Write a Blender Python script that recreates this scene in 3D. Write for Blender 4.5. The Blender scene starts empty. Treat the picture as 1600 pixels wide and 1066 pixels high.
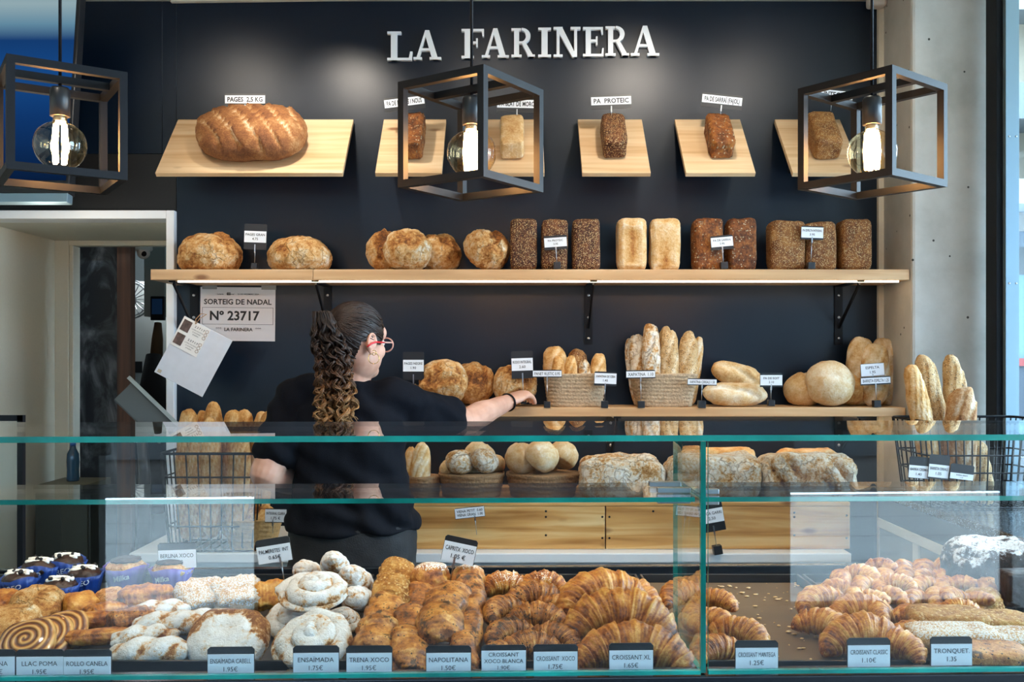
import bpy, math, random
from mathutils import Vector, Matrix, noise
sc = bpy.context.scene
PI = math.pi
R = math.radians
# ------------------------------------------------------------------ camera, world, lights, exposure
F, CZ = 1500.0, 1.45                       # focal length in pixels of the 1600 px frame, eye height
cam = bpy.data.cameras.new('camera'); camo = bpy.data.objects.new('camera', cam)
sc.collection.objects.link(camo); sc.camera = camo
camo.location = (0, 0, CZ); camo.rotation_euler = (PI/2, 0, 0)
cam.sensor_width = 36; cam.lens = 36*F/1600; cam.shift_y = 27/1600; cam.clip_start = .02
sc.view_settings.view_transform = 'Standard'; sc.view_settings.look = 'None'
sc.view_settings.gamma = 1; sc.view_settings.use_curve_mapping = False
sc.view_settings.exposure = 0.02
sc.cycles.use_denoising = True
sc.cycles.transparent_max_bounces = 32; sc.cycles.max_bounces = 10; sc.cycles.glossy_bounces = 5
sc.cycles.caustics_reflective = False; sc.cycles.caustics_refractive = False
w = bpy.data.worlds.new('world'); sc.world = w; w.use_nodes = True
bg = w.node_tree.nodes['Background']
sky = w.node_tree.nodes.new('ShaderNodeTexSky'); sky.sky_type = 'HOSEK_WILKIE'; sky.turbidity = 6; sky.sun_direction = (-.3, .5, .8)
mixs = w.node_tree.nodes.new('ShaderNodeMixRGB'); mixs.inputs[0].default_value = .25
mixs.inputs[1].default_value = (.56, .80, 1.0, 1)
w.node_tree.links.new(sky.outputs[0], mixs.inputs[2]); w.node_tree.links.new(mixs.outputs[0], bg.inputs[0])
bg.inputs[1].default_value = 27.0

def lamp(name, kind, loc, energy, color, target=None, **kw):
    l = bpy.data.lights.new(name, kind); l.energy = energy; l.color = color
    o = bpy.data.objects.new(name, l); sc.collection.objects.link(o); o.location = loc
    if target is not None:
        o.rotation_euler = (Vector(target)-Vector(loc)).to_track_quat('-Z', 'Y').to_euler()
    for k, v in kw.items(): setattr(l, k, v)
    return o
WARM = (1.0, .86, .68)
# track spots that wash the tilted boards and the sign wall
for (x, y, tx, tz, e) in ((-1.3, 2.9, -1.15, 2.1, 17), (-.72, 3.2, -.72, 2.1, 40), (-.1, 2.85, -.1, 2.2, 8), (.6, 2.95, .5, 2.15, 32), (1.15, 2.8, 1.05, 2.15, 13)):
    lamp('track_spot_light', 'SPOT', (x, y, 2.86), e, (1.0, .90, .77), (tx, 3.85, tz), spot_size=R(78), spot_blend=.8, shadow_soft_size=.04)
# recessed ceiling downlights over the counter and the aisle
for (x, y, e) in ((-1.2, 1.5, 22), (-.4, 1.5, 22), (.4, 1.5, 22), (1.2, 1.5, 16), (-.6, 2.6, 9), (.1, 2.7, 9), (.8, 2.7, 11)):
    lamp('downlight', 'SPOT', (x, y-.1, 2.88), e*2.9, (1.0, .90, .77), (x*.9, y+.25, .9), spot_size=R(80), spot_blend=.6, shadow_soft_size=.09)
# daylight from the glazed shopfront (behind the camera) and the side window
for (loc, tgt, sx, sy) in (((0, -2.55, 1.9), (0, 0, 1.9), 6.2, 1.78), ((-1.67, -2.55, .5), (-1.67, 0, .5), .86, 1.0), ((2.5, -2.55, .5), (2.5, 0, .5), 1.3, 1.0), ((3.1, .5, 1.55), (0, .5, 1.55), 5.0, 2.4)):
    p = lamp('daylight_portal', 'AREA', loc, 1, (1, 1, 1), tgt, shape='RECTANGLE', size=sx, size_y=sy)
    p.data.cycles.is_portal = True
# bare point lights in the kitchen and in front of the passage
lamp('kitchen_light', 'POINT', (-2.2, 6.0, 2.1), 22, (.85, .95, 1.0), shadow_soft_size=.15)
lamp('passage_light', 'POINT', (-1.75, 3.55, 1.9), 3.0, (1.0, .9, .74), shadow_soft_size=.1)

# ------------------------------------------------------------------ helpers
COL = sc.collection
def lin(h):
    h = h.lstrip('#'); o = []
    for i in (0, 2, 4):
        c = int(h[i:i+2], 16)/255
        o.append(c/12.92 if c <= .04045 else ((c+.055)/1.055)**2.4)
    return (*o, 1)
def at(px, py, d): return Vector(((px-800)*d/F, d, CZ-(py-560)*d/F))
def fr(v, oct=4, h=.9): return noise.fractal(v, h, 2.0, oct)
def tagp(o, label=None, cat=None, group=None, kind=None):
    if label: o['label'] = label
    if cat: o['category'] = cat
    if group: o['group'] = group
    if kind: o['kind'] = kind
    return o
def thing(name, label, cat, group=None, loc=(0, 0, 0), mat=None):
    o = bpy.data.objects.new(name, None); COL.objects.link(o); o.empty_display_size = .05
    o.matrix_world = mat if mat is not None else Matrix.Translation(loc)
    return tagp(o, label, cat, group)

class MB:
    def __init__(s): s.v = []; s.f = []; s.sm = []; s.mi = []; s.t = []
    def add(s, vs, fs, smooth=True, mi=0, tone=None, M=None):
        n = len(s.v)
        s.v += [tuple(M @ Vector(p)) for p in vs] if M is not None else [tuple(p) for p in vs]
        s.f += [tuple(i+n for i in f) for f in fs]
        s.sm += [smooth]*len(fs); s.mi += [mi]*len(fs)
        s.t += list(tone) if tone is not None else [.5]*len(vs)
        return s
    def box(s, c, sz, mi=0, M=None):
        x, y, z = c; a, b, h = sz[0]/2, sz[1]/2, sz[2]/2
        vs = [(x+i*a, y+j*b, z+k*h) for i in (-1, 1) for j in (-1, 1) for k in (-1, 1)]
        return s.add(vs, [(0, 1, 3, 2), (4, 6, 7, 5), (0, 4, 5, 1), (2, 3, 7, 6), (0, 2, 6, 4), (1, 5, 7, 3)], False, mi, None, M)
    def bar(s, p, q, wd, th=None, mi=0):
        p, q = Vector(p), Vector(q); d = q-p; L = d.length
        M = Matrix.Translation((p+q)/2) @ d.to_track_quat('Z', 'Y').to_matrix().to_4x4()
        return s.box((0, 0, 0), (wd, th or wd, L), mi, M)
    def tube(s, pts, r, seg=8, caps=True, mi=0, smooth=True, tone=None, flat=1.0, up=None, M=None):
        pts = [Vector(p) for p in pts]; n = len(pts)
        rs = r if isinstance(r, (list, tuple)) else [r]*n
        vs, fs = [], []
        T0 = (pts[1]-pts[0]).normalized()
        u = Vector(up) if up else (Vector((0, 0, 1)) if abs(T0.z) < .9 else Vector((0, 1, 0)))
        for i, p in enumerate(pts):
            T = (pts[min(i+1, n-1)]-pts[max(i-1, 0)]).normalized()
            if T.length < .1: T = T0
            A = (u-T*u.dot(T))
            A = A.normalized() if A.length > 1e-6 else T.orthogonal().normalized()
            if not up: u = A
            B = T.cross(A)
            ri = rs[i]; ra, rb = ri if isinstance(ri, tuple) else (ri*flat, ri)
            for k in range(seg):
                a = 2*PI*k/seg
                vs.append(p+A*math.cos(a)*ra+B*math.sin(a)*rb)
        for i in range(n-1):
            for k in range(seg):
                k2 = (k+1) % seg
                fs.append((i*seg+k, i*seg+k2, (i+1)*seg+k2, (i+1)*seg+k))
        if caps:
            fs.append(tuple(range(seg-1, -1, -1))); fs.append(tuple((n-1)*seg+k for k in range(seg)))
        tn = None
        if tone is not None: tn = [tone[i] for i in range(n) for k in range(seg)] if isinstance(tone, list) else [tone]*len(vs)
        return s.add(vs, fs, smooth, mi, tn, M)
    def lathe(s, prof, seg=32, mi=0, smooth=True, fx=None, M=None, caps=True):
        vs, fs, n = [], [], len(prof)
        for i, (r, z) in enumerate(prof):
            for k in range(seg):
                a = 2*PI*k/seg
                p = (r*math.cos(a), r*math.sin(a), z)
                vs.append(fx(p, a, i) if fx else p)
        for i in range(n-1):
            for k in range(seg):
                k2 = (k+1) % seg
                fs.append((i*seg+k, i*seg+k2, (i+1)*seg+k2, (i+1)*seg+k))
        if caps:
            fs.append(tuple(range(seg-1, -1, -1))); fs.append(tuple((n-1)*seg+k for k in range(seg)))
        return s.add(vs, fs, smooth, mi, None, M)
    def prism(s, poly, y0, y1, mi=0, M=None):       # polygon in XZ, extruded along Y (front at y0)
        n = len(poly)
        vs = [(x, y0, z) for x, z in poly]+[(x, y1, z) for x, z in poly]
        fs = [tuple(range(n)), tuple(range(2*n-1, n-1, -1))]+[(i, n+i, n+(i+1) % n, (i+1) % n) for i in range(n)]
        return s.add(vs, fs, False, mi, None, M)
    def ball(s, c, r, nu=20, nv=12, mi=0, M=None, fx=None):
        rx, ry, rz = r if isinstance(r, (tuple, list)) else (r, r, r)
        vs, fs = [], []
        for i in range(nv+1):
            th = PI*i/nv
            for k in range(nu):
                a = 2*PI*k/nu
                d = Vector((math.sin(th)*math.cos(a), math.sin(th)*math.sin(a), math.cos(th)))
                m = fx(d) if fx else 1
                vs.append((c[0]+d.x*rx*m, c[1]+d.y*ry*m, c[2]+d.z*rz*m))
        for i in range(nv):
            for k in range(nu):
                k2 = (k+1) % nu
                fs.append((i*nu+k, (i+1)*nu+k, (i+1)*nu+k2, i*nu+k2))
        return s.add(vs, fs, True, mi, None, M)
    def mesh(s, name, mats):
        me = bpy.data.meshes.new(name); me.from_pydata(s.v, [], s.f)
        for m in (mats if isinstance(mats, (list, tuple)) else [mats]): me.materials.append(m)
        me.polygons.foreach_set('use_smooth', s.sm); me.polygons.foreach_set('material_index', s.mi)
        at_ = me.attributes.new('tone', 'FLOAT', 'POINT'); at_.data.foreach_set('value', s.t)
        me.update(); return me
    def build(s, name, mats, parent=None, M=None, bevel=0, label=None):
        o = bpy.data.objects.new(name, s.mesh(name, mats)); COL.objects.link(o)
        if parent is not None: o.parent = parent
        if M is not None: o.matrix_local = M
        if bevel:
            b = o.modifiers.new('bevel', 'BEVEL'); b.width = bevel; b.segments = 2; b.limit_method = 'ANGLE'
        if label: o['label'] = label
        return o
def rot(x=0, y=0, z=0): return Matrix.Rotation(R(z), 4, 'Z') @ Matrix.Rotation(R(x), 4, 'X') @ Matrix.Rotation(R(y), 4, 'Y')
def TR(loc, x=0, y=0, z=0): return Matrix.Translation(loc) @ rot(x, y, z)
def struct(mb, name, mats, bevel=0):
    o = mb.build(name, mats, bevel=bevel); o['kind'] = 'structure'; return o
def single(mb, name, mats, label, cat, group=None, M=None, bevel=0):
    return tagp(mb.build(name, mats, None, M, bevel), label, cat, group)

_tc = {}
def text_geo(s, bold=0.0):
    if (s, bold) in _tc: return _tc[(s, bold)]
    c = bpy.data.curves.new('t', 'FONT'); c.body = s; c.size = 1; c.offset = bold; c.resolution_u = 2
    o = bpy.data.objects.new('t', c); COL.objects.link(o)
    me = bpy.data.meshes.new_from_object(o.evaluated_get(bpy.context.evaluated_depsgraph_get()))
    vs = [v.co.copy() for v in me.vertices]; fs = [tuple(p.vertices) for p in me.polygons]
    bpy.data.objects.remove(o); bpy.data.curves.remove(c); bpy.data.meshes.remove(me)
    x0 = min(v.x for v in vs); x1 = max(v.x for v in vs)
    z0 = min(v.y for v in vs); z1 = max(v.y for v in vs)
    _tc[(s, bold)] = (vs, fs, x0, x1, z0, z1); return _tc[(s, bold)]
def put_text(mb, s, cx, cz, cap, y=0, maxw=None, bold=.012, mi=0, M=None):   # capital height cap, centred at (cx, cz) in XZ, facing -Y
    vs, fs, x0, x1, z0, z1 = text_geo(s, bold)
    k = cap/.70; kx = k
    if maxw and (x1-x0)*k > maxw: kx = maxw/(x1-x0)
    mb.add([(cx+(v.x-(x0+x1)/2)*kx, y, cz+(v.y-.35)*k) for v in vs], fs, False, mi, None, M)

# ------------------------------------------------------------------ materials
def N(t, k, **kw):
    n = t.nodes.new('ShaderNode'+k)
    for a, b in kw.items():
        if a.startswith('i_'):
            key = a[2:]; key = int(key) if key.isdigit() else key.replace('_', ' ')
            n.inputs[key].default_value = b
        else: setattr(n, a, b)
    return n
def newmat(name):
    m = bpy.data.materials.new(name); m.use_nodes = True; t = m.node_tree
    return m, t, t.nodes['Principled BSDF'], t.links.new
def ramp(t, stops):
    n = N(t, 'ValToRGB'); e = n.color_ramp.elements
    while len(e) > 1: e.remove(e[-1])
    e[0].position = stops[0][0]; e[0].color = lin(stops[0][1]) if isinstance(stops[0][1], str) else stops[0][1]
    for p, c in stops[1:]:
        q = e.new(p); q.color = lin(c) if isinstance(c, str) else c
    return n
def M_(t, L, op, a, b=None, clamp=False):
    n = N(t, 'Math', operation=op, use_clamp=clamp)
    for i, x in enumerate((a, b)):
        if x is None: continue
        if isinstance(x, (int, float)): n.inputs[i].default_value = x
        else: L(x, n.inputs[i])
    return n.outputs[0]
def plain(name, col, rough=.5, metal=0, bump=0, scale=40, var=0, spec=.5, coat=0):
    m, t, b, L = newmat(name); c = lin(col) if isinstance(col, str) else col
    b.inputs['Base Color'].default_value = c; b.inputs['Roughness'].default_value = rough
    b.inputs['Metallic'].default_value = metal; b.inputs['Specular IOR Level'].default_value = spec
    b.inputs['Coat Weight'].default_value = coat
    if bump or var:
        tc = N(t, 'TexCoord'); n = N(t, 'TexNoise', i_Scale=scale, i_Detail=5.0); L(tc.outputs['Object'], n.inputs['Vector'])
        if bump:
            bp = N(t, 'Bump', i_Strength=bump, i_Distance=.01); L(n.outputs['Fac'], bp.inputs['Height']); L(bp.outputs[0], b.inputs['Normal'])
        if var:
            r = ramp(t, [(.25, tuple(x*(1-var) for x in c[:3])+(1,)), (.75, tuple(min(1, x*(1+var)) for x in c[:3])+(1,))])
            L(n.outputs['Fac'], r.inputs[0]); L(r.outputs[0], b.inputs['Base Color'])
    return m
def emit(name, col, s):
    m, t, b, L = newmat(name); t.nodes.remove(b); e = N(t, 'Emission', i_Strength=s)
    e.inputs[0].default_value = lin(col); L(e.outputs[0], t.nodes['Material Output'].inputs[0]); return m
def glass(name, tint, f0=.045, spec=(1, 1, 1, 1)):
    m, t, b, L = newmat(name); t.nodes.remove(b)
    g = N(t, 'NewGeometry'); d = N(t, 'VectorMath', operation='DOT_PRODUCT')
    L(g.outputs['Incoming'], d.inputs[0]); L(g.outputs['Normal'], d.inputs[1])
    a = M_(t, L, 'ABSOLUTE', d.outputs['Value']); a = M_(t, L, 'SUBTRACT', 1.0, a); a = M_(t, L, 'POWER', a, 5.0)
    a = M_(t, L, 'MULTIPLY_ADD', a, 1-f0); a.node.inputs[2].default_value = f0
    tr = N(t, 'BsdfTransparent'); tr.inputs[0].default_value = tint
    gl = N(t, 'BsdfGlossy', i_Roughness=.0); gl.inputs[0].default_value = spec
    mx = N(t, 'MixShader'); L(a, mx.inputs[0]); L(tr.outputs[0], mx.inputs[1]); L(gl.outputs[0], mx.inputs[2])
    L(mx.outputs[0], t.nodes['Material Output'].inputs[0]); return m
def crust(name, stops, s1=14, s2=60, a=.55, b_=.35, bump=.35, rough=.6, seeds=None, coat=0, c=.1, bd=.004, crack=0, crk=26, patch=None, flakes=None, lam=0):
    m, t, b, L = newmat(name); tc = N(t, 'TexCoord'); oi = N(t, 'ObjectInfo')
    off = N(t, 'VectorMath', operation='ADD'); rv = N(t, 'CombineXYZ')
    rr = M_(t, L, 'MULTIPLY', oi.outputs['Random'], 17.0)
    for i in range(3): L(rr, rv.inputs[i])
    L(tc.outputs['Object'], off.inputs[0]); L(rv.outputs[0], off.inputs[1]); vec = off.outputs[0]
    n1 = N(t, 'TexNoise', i_Scale=s1, i_Detail=6.0, i_Distortion=.6); n2 = N(t, 'TexNoise', i_Scale=s2, i_Detail=6.0, i_Roughness=.65)
    L(vec, n1.inputs['Vector']); L(vec, n2.inputs['Vector'])
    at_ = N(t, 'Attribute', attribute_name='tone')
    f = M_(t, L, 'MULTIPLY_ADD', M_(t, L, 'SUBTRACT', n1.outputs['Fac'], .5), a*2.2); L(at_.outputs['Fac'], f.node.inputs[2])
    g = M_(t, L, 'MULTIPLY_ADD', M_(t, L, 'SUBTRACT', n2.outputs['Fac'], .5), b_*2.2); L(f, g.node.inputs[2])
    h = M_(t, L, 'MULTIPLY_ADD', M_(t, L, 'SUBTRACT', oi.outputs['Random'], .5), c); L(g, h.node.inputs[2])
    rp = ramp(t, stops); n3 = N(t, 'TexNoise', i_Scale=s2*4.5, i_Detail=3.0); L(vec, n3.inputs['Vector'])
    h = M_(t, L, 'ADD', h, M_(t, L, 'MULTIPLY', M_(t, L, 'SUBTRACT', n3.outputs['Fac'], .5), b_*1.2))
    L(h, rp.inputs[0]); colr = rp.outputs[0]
    hgt = M_(t, L, 'ADD', M_(t, L, 'MULTIPLY', n1.outputs['Fac'], .6), M_(t, L, 'MULTIPLY', n2.outputs['Fac'], .6)); hgt = M_(t, L, 'ADD', hgt, M_(t, L, 'MULTIPLY', n3.outputs['Fac'], .25))
    if crack:
        mp = N(t, 'VectorMath', operation='MULTIPLY_ADD'); L(n1.outputs['Color'], mp.inputs[0]); mp.inputs[1].default_value = (.06, .06, .06); L(vec, mp.inputs[2])
        ve = N(t, 'TexVoronoi', i_Scale=crk, feature='DISTANCE_TO_EDGE'); L(mp.outputs[0], ve.inputs['Vector'])
        cr = ramp(t, [(.0, (1, 1, 1, 1)), (.055, (0, 0, 0, 1))]); L(ve.outputs['Distance'], cr.inputs[0])
        ck = M_(t, L, 'MULTIPLY', cr.outputs[0], M_(t, L, 'GREATER_THAN', n1.outputs['Fac'], .47))
        mx = N(t, 'MixRGB'); L(M_(t, L, 'MULTIPLY', ck, crack), mx.inputs[0]); L(colr, mx.inputs[1]); mx.inputs[2].default_value = lin('#9a642f'); colr = mx.outputs[0]
        hgt = M_(t, L, 'SUBTRACT', hgt, M_(t, L, 'MULTIPLY', ck, .8))
    if patch:
        pn = N(t, 'TexNoise', i_Scale=patch['scale'], i_Detail=7.0, i_Roughness=.7); L(vec, pn.inputs['Vector'])
        pr_ = ramp(t, [(patch['thr'], (0, 0, 0, 1)), (patch['thr']+.05, (1, 1, 1, 1))]); L(pn.outputs['Fac'], pr_.inputs[0])
        mx = N(t, 'MixRGB'); L(M_(t, L, 'MULTIPLY', pr_.outputs[0], .9), mx.inputs[0]); L(colr, mx.inputs[1]); mx.inputs[2].default_value = lin(patch['col']); colr = mx.outputs[0]
    if flakes:
        fn_ = N(t, 'TexNoise', i_Scale=flakes['scale'], i_Detail=2.0); L(vec, fn_.inputs['Vector'])
        spz = N(t, 'SeparateXYZ'); L(tc.outputs['Object'], spz.inputs[0]); zz = M_(t, L, 'MULTIPLY', M_(t, L, 'SUBTRACT', spz.outputs[2], flakes['z']), flakes.get('k', 60.0), True)
        th_ = M_(t, L, 'SUBTRACT', .95, M_(t, L, 'MULTIPLY', zz, .95-flakes['thr'])); th_ = M_(t, L, 'SUBTRACT', th_, M_(t, L, 'MULTIPLY', M_(t, L, 'SUBTRACT', n1.outputs['Fac'], .5), .35))
        fm = M_(t, L, 'GREATER_THAN', fn_.outputs['Fac'], th_)
        mx = N(t, 'MixRGB'); L(fm, mx.inputs[0]); L(colr, mx.inputs[1]); mx.inputs[2].default_value = lin(flakes['col']); colr = mx.outputs[0]
        hgt = M_(t, L, 'ADD', hgt, M_(t, L, 'MULTIPLY', fm, 1.0))
    for sd in ([seeds] if isinstance(seeds, dict) else (seeds or [])):
        mp = N(t, 'Mapping'); mp.inputs['Scale'].default_value = sd.get('stretch', (1, 1, 1)); L(vec, mp.inputs['Vector'])
        vo = N(t, 'TexVoronoi', i_Scale=sd['scale'], i_Randomness=1.0); L(mp.outputs[0], vo.inputs['Vector'])
        near = M_(t, L, 'LESS_THAN', vo.outputs['Distance'], sd.get('size', .32))
        sp = N(t, 'SeparateColor'); L(vo.outputs['Color'], sp.inputs[0])
        keep = M_(t, L, 'LESS_THAN', sp.outputs[0], sd.get('keep', .6)); mk = M_(t, L, 'MULTIPLY', near, keep)
        sr = ramp(t, [(0, sd['c0']), (1, sd['c1'])]); L(sp.outputs[1], sr.inputs[0])
        mx = N(t, 'MixRGB'); L(mk, mx.inputs[0]); L(colr, mx.inputs[1]); L(sr.outputs[0], mx.inputs[2]); colr = mx.outputs[0]
        hgt = M_(t, L, 'ADD', hgt, M_(t, L, 'MULTIPLY', mk, sd.get('h', .5)))
    L(colr, b.inputs['Base Color']); bp = N(t, 'Bump', i_Strength=bump, i_Distance=bd*2.5)
    L(hgt, bp.inputs['Height']); L(bp.outputs[0], b.inputs['Normal'])
    b.inputs['Roughness'].default_value = rough; b.inputs['Coat Weight'].default_value = coat; b.inputs['Coat Roughness'].default_value = .35
    b.inputs['Specular IOR Level'].default_value = .35
    return m
def wood(name, c0, c1, c2, axis=0, knots=True, rough=.5, s=1.0):
    m, t, b, L = newmat(name); tc = N(t, 'TexCoord'); mp = N(t, 'Mapping'); oi = N(t, 'ObjectInfo')
    sca = [26*s, 26*s, 26*s]; sca[axis] = 1.3*s; mp.inputs['Scale'].default_value = sca
    ad = N(t, 'VectorMath', operation='ADD'); rv = N(t, 'CombineXYZ'); rr = M_(t, L, 'MULTIPLY', oi.outputs['Random'], 9.0)
    for i in range(3): L(rr, rv.inputs[i])
    L(tc.outputs['Object'], ad.inputs[0]); L(rv.outputs[0], ad.inputs[1]); L(ad.outputs[0], mp.inputs['Vector'])
    n = N(t, 'TexNoise', i_Scale=1.0, i_Detail=5.0, i_Distortion=.8); L(mp.outputs[0], n.inputs['Vector'])
    rp = ramp(t, [(.28, c0), (.5, c1), (.72, c2)]); L(n.outputs['Fac'], rp.inputs[0]); col = rp.outputs[0]
    if knots:
        m2 = N(t, 'Mapping'); s2 = [14*s, 14*s, 14*s]; s2[axis] = 5.5*s; m2.inputs['Scale'].default_value = s2
        L(ad.outputs[0], m2.inputs['Vector']); vo = N(t, 'TexVoronoi', i_Scale=1.0); L(m2.outputs[0], vo.inputs['Vector'])
        sp = N(t, 'SeparateColor'); L(vo.outputs['Color'], sp.inputs[0]); k = M_(t, L, 'LESS_THAN', sp.outputs[0], .2)
        kr = ramp(t, [(.08, (1, 1, 1, 1)), (.2, (0, 0, 0, 1))]); L(vo.outputs['Distance'], kr.inputs[0])
        kk = M_(t, L, 'MULTIPLY', k, kr.outputs[0]); kk = M_(t, L, 'MULTIPLY', kk, .8)
        mx = N(t, 'MixRGB'); mx.inputs[2].default_value = lin('#7a4420'); L(kk, mx.inputs[0]); L(col, mx.inputs[1]); col = mx.outputs[0]
    L(col, b.inputs['Base Color']); b.inputs['Roughness'].default_value = rough
    bp = N(t, 'Bump', i_Strength=.08, i_Distance=.004); L(n.outputs['Fac'], bp.inputs['Height']); L(bp.outputs[0], b.inputs['Normal'])
    return m
K = {}
K['wall'] = plain('wall_navy', (.0010, .0066, .0175, 1), .34, bump=.05, scale=420, var=.25, spec=.4)
K['wall2'] = plain('wall_black', (.004, .0045, .0055, 1), .5, bump=.02, scale=120, var=.2, spec=.4)
K['white'] = plain('white_paint', '#dfe0dd', .45)
K['whitegloss'] = plain('white_gloss', '#e8e9ea', .3)
K['cream'] = plain('cream_panel', '#d8d3c2', .55, bump=.02, scale=90, var=.03)
K['floor'] = plain('dark_floor', '#3a3a3c', .4, bump=.05, scale=14, var=.2)
K['ceil'] = plain('ceiling_paint', '#c9c2b0', .7)
K['black'] = plain('black_metal', (.0025, .0035, .006, 1), .5, var=.1, spec=.22)
K['blackplastic'] = plain('black_plastic', (.014, .015, .018, 1), .35)
K['tray'] = plain('tray_metal', (.012, .012, .013, 1), .3, var=.4, scale=20, spec=.6)
K['steel'] = plain('brushed_steel', '#b9bcc0', .28, 1)
K['alu'] = plain('blue_grey_aluminium', '#8aa3b0', .4, .5)
K['paper'] = plain('white_paper', '#e6e9ee', .6)
K['card'] = plain('grey_card', '#c9ccd3', .6, var=.04, scale=30)
K['ink'] = plain('printed_ink', (.012, .012, .014, 1), .6)
K['wood'] = wood('pale_pine', '#c39a6c', '#d8b68c', '#e3c8a2')
K['shelfwood'] = wood('shelf_pine', '#b98c5e', '#cfa577', '#dcb88d')
K['benchwood'] = wood('bench_pine', '#9c652c', '#d19d5b', '#ecca90', rough=.4)
K['brownwood'] = wood('brown_post', '#3a2418', '#5a3723', '#6d4630', axis=2, knots=False)
K['led'] = emit('led_warm', '#ffe3bb', 9)
K['led2'] = emit('led_warm_low', '#ffe0b4', 24)
K['glass'] = glass('clear_glass', (.975, .99, .985, 1))
K['glassedge'] = plain('green_glass_edge', '#11897c', .12, var=.5, scale=9, spec=.9)
K['bulb'] = glass('amber_bulb_glass', (1.0, .84, .60, 1), .05)
K['filament'] = emit('glowing_filament', '#ffc78a', 260)
K['sign'] = plain('white_sign', '#eef0f2', .4)
K['rope'] = plain('seagrass', '#b39a7b', .8, bump=.5, scale=130, var=.32)
K['wicker'] = plain('wicker', '#a8824f', .65, bump=.4, scale=90, var=.3)
K['darkrope'] = plain('brown_seagrass', '#8d6c4a', .8, bump=.5, scale=130, var=.35)
seedy = dict(scale=235, size=.38, keep=.66, c0='#b0824e', c1='#e2c896', stretch=(1, 1, .6), h=.8)
K['country'] = crust('country_crust', [(.0, '#5b3418'), (.22, '#985d28'), (.42, '#c08a4b'), (.58, '#d2a76f'), (.76, '#d9c09a'), (1, '#ece3d6')], s1=26, s2=120, a=.42, b_=.42, bump=.75, crack=.45, crk=24, rough=.7)
K['rustic'] = crust('rustic_crust', [(.0, '#4a2814'), (.25, '#75482a'), (.45, '#966338'), (.62, '#b58a5c'), (.8, '#ccb394'), (1, '#e2d8c8')], s1=20, s2=150, a=.24, b_=.32, bump=.55, rough=.75)
K['golden'] = crust('golden_crust', [(.0, '#7d481d'), (.22, '#ab6f34'), (.42, '#c8934f'), (.62, '#d9b077'), (.82, '#e3c69a'), (1, '#efe0c6')], s1=30, s2=130, a=.36, b_=.34, bump=.5)
K['pale'] = crust('pale_crust', [(.0, '#8a5a2c'), (.22, '#b9854b'), (.42, '#d0a871'), (.62, '#dcbf93'), (.82, '#e6d3b3'), (1, '#f1e8d8')], s1=28, s2=140, a=.34, b_=.34, bump=.5)
K['flour'] = crust('floured_crust', [(.0, '#623a18'), (.2, '#a26c34'), (.38, '#c39255'), (.5, '#d4b084'), (.62, '#e0cfb4'), (1, '#f3ede2')], s1=26, s2=110, a=.6, b_=.6, bump=.9, crack=.35, crk=30, rough=.75)
K['seeddark'] = crust('dark_seeded_crust', [(.0, '#2a140b'), (.4, '#4a2716'), (.7, '#683b20'), (1, '#87532d')], s1=30, seeds=[seedy, dict(scale=300, size=.36, keep=.5, c0='#6e4322', c1='#c79e62', h=.5)], bump=.9)
K['seedbrown'] = crust('brown_seeded_crust', [(.0, '#301708'), (.3, '#5a3014'), (.55, '#8a4f22'), (.8, '#ad7134'), (1, '#c48a4c')], s1=30, s2=120, a=.5, b_=.45, seeds=dict(scale=125, size=.34, keep=.34, c0='#7d6240', c1='#d2c3a4', stretch=(1, 1, .5), h=.9), bump=.8)
K['seedtan'] = crust('tan_sesame_crust', [(.0, '#4a260f'), (.3, '#6f421f'), (.55, '#93602f'), (.8, '#b48148'), (1, '#caa272')], s1=24, s2=110, a=.45, seeds=[dict(scale=270, size=.38, keep=.55, c0='#bd9659', c1='#e8d0a0', h=.7)], bump=.8)
K['seedgrey'] = crust('seeded_baguette_crust', [(.0, '#6e4828'), (.3, '#a37644'), (.55, '#c29c68'), (.8, '#d3b68a'), (1, '#e6d6b8')], seeds=[dict(scale=190, size=.32, keep=.42, c0='#33271c', c1='#776044', stretch=(1, 1, .6), h=.6), dict(scale=230, size=.3, keep=.3, c0='#d9c59a', c1='#efe2c4', h=.5)], s1=26, s2=120, a=.3, bump=.7)
CR = [(.0, '#451c07'), (.2, '#7f400f'), (.38, '#ab6420'), (.56, '#c58636'), (.76, '#d9a557'), (1, '#eed092')]
K['croissant'] = crust('croissant_crust', CR, s1=50, s2=190, a=.38, b_=.34, bump=.5, rough=.38, coat=.35, c=.1)
K['choco'] = crust('chocolate_crumb_crust', [(.0, '#3a1a08'), (.2, '#6d3a12'), (.4, '#9a5c22'), (.6, '#bd8039'), (.8, '#d3a05a'), (1, '#e6c68c')], s1=45, s2=170, a=.45, b_=.36, bump=.55, rough=.4, coat=.3, patch=dict(scale=30, thr=.56, col='#1c0d07'), seeds=[dict(scale=260, size=.4, keep=.14, c0='#150a06', c1='#2f170c', h=.5)])
K['nut'] = crust('nut_crust', [(.0, '#6d3c14'), (.3, '#a06626'), (.55, '#c38a40'), (.8, '#d8ab62'), (1, '#ebcd92')], s1=50, s2=180, bump=1.0, seeds=[dict(scale=190, size=.45, keep=.6, c0='#b57f38', c1='#e6c180', h=1.4)], rough=.5)
K['powder'] = crust('sugar_powdered_crust', [(.0, '#7d4a22'), (.2, '#b07a44'), (.32, '#d2ad82'), (.43, '#d3c6b6'), (.6, '#dad7d3'), (1, '#e6e4e2')], s1=42, s2=170, a=.62, b_=.55, bump=.8, rough=.85)
K['sugarnut'] = crust('sugar_nut_crust', [(.0, '#8a5a30'), (.3, '#b8854e'), (.55, '#cfa673'), (1, '#e2c79c')], s1=40, s2=160, flakes=dict(scale=330, z=.002, thr=.49, col='#e2dcd4', k=110.0), bump=.9)
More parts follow.
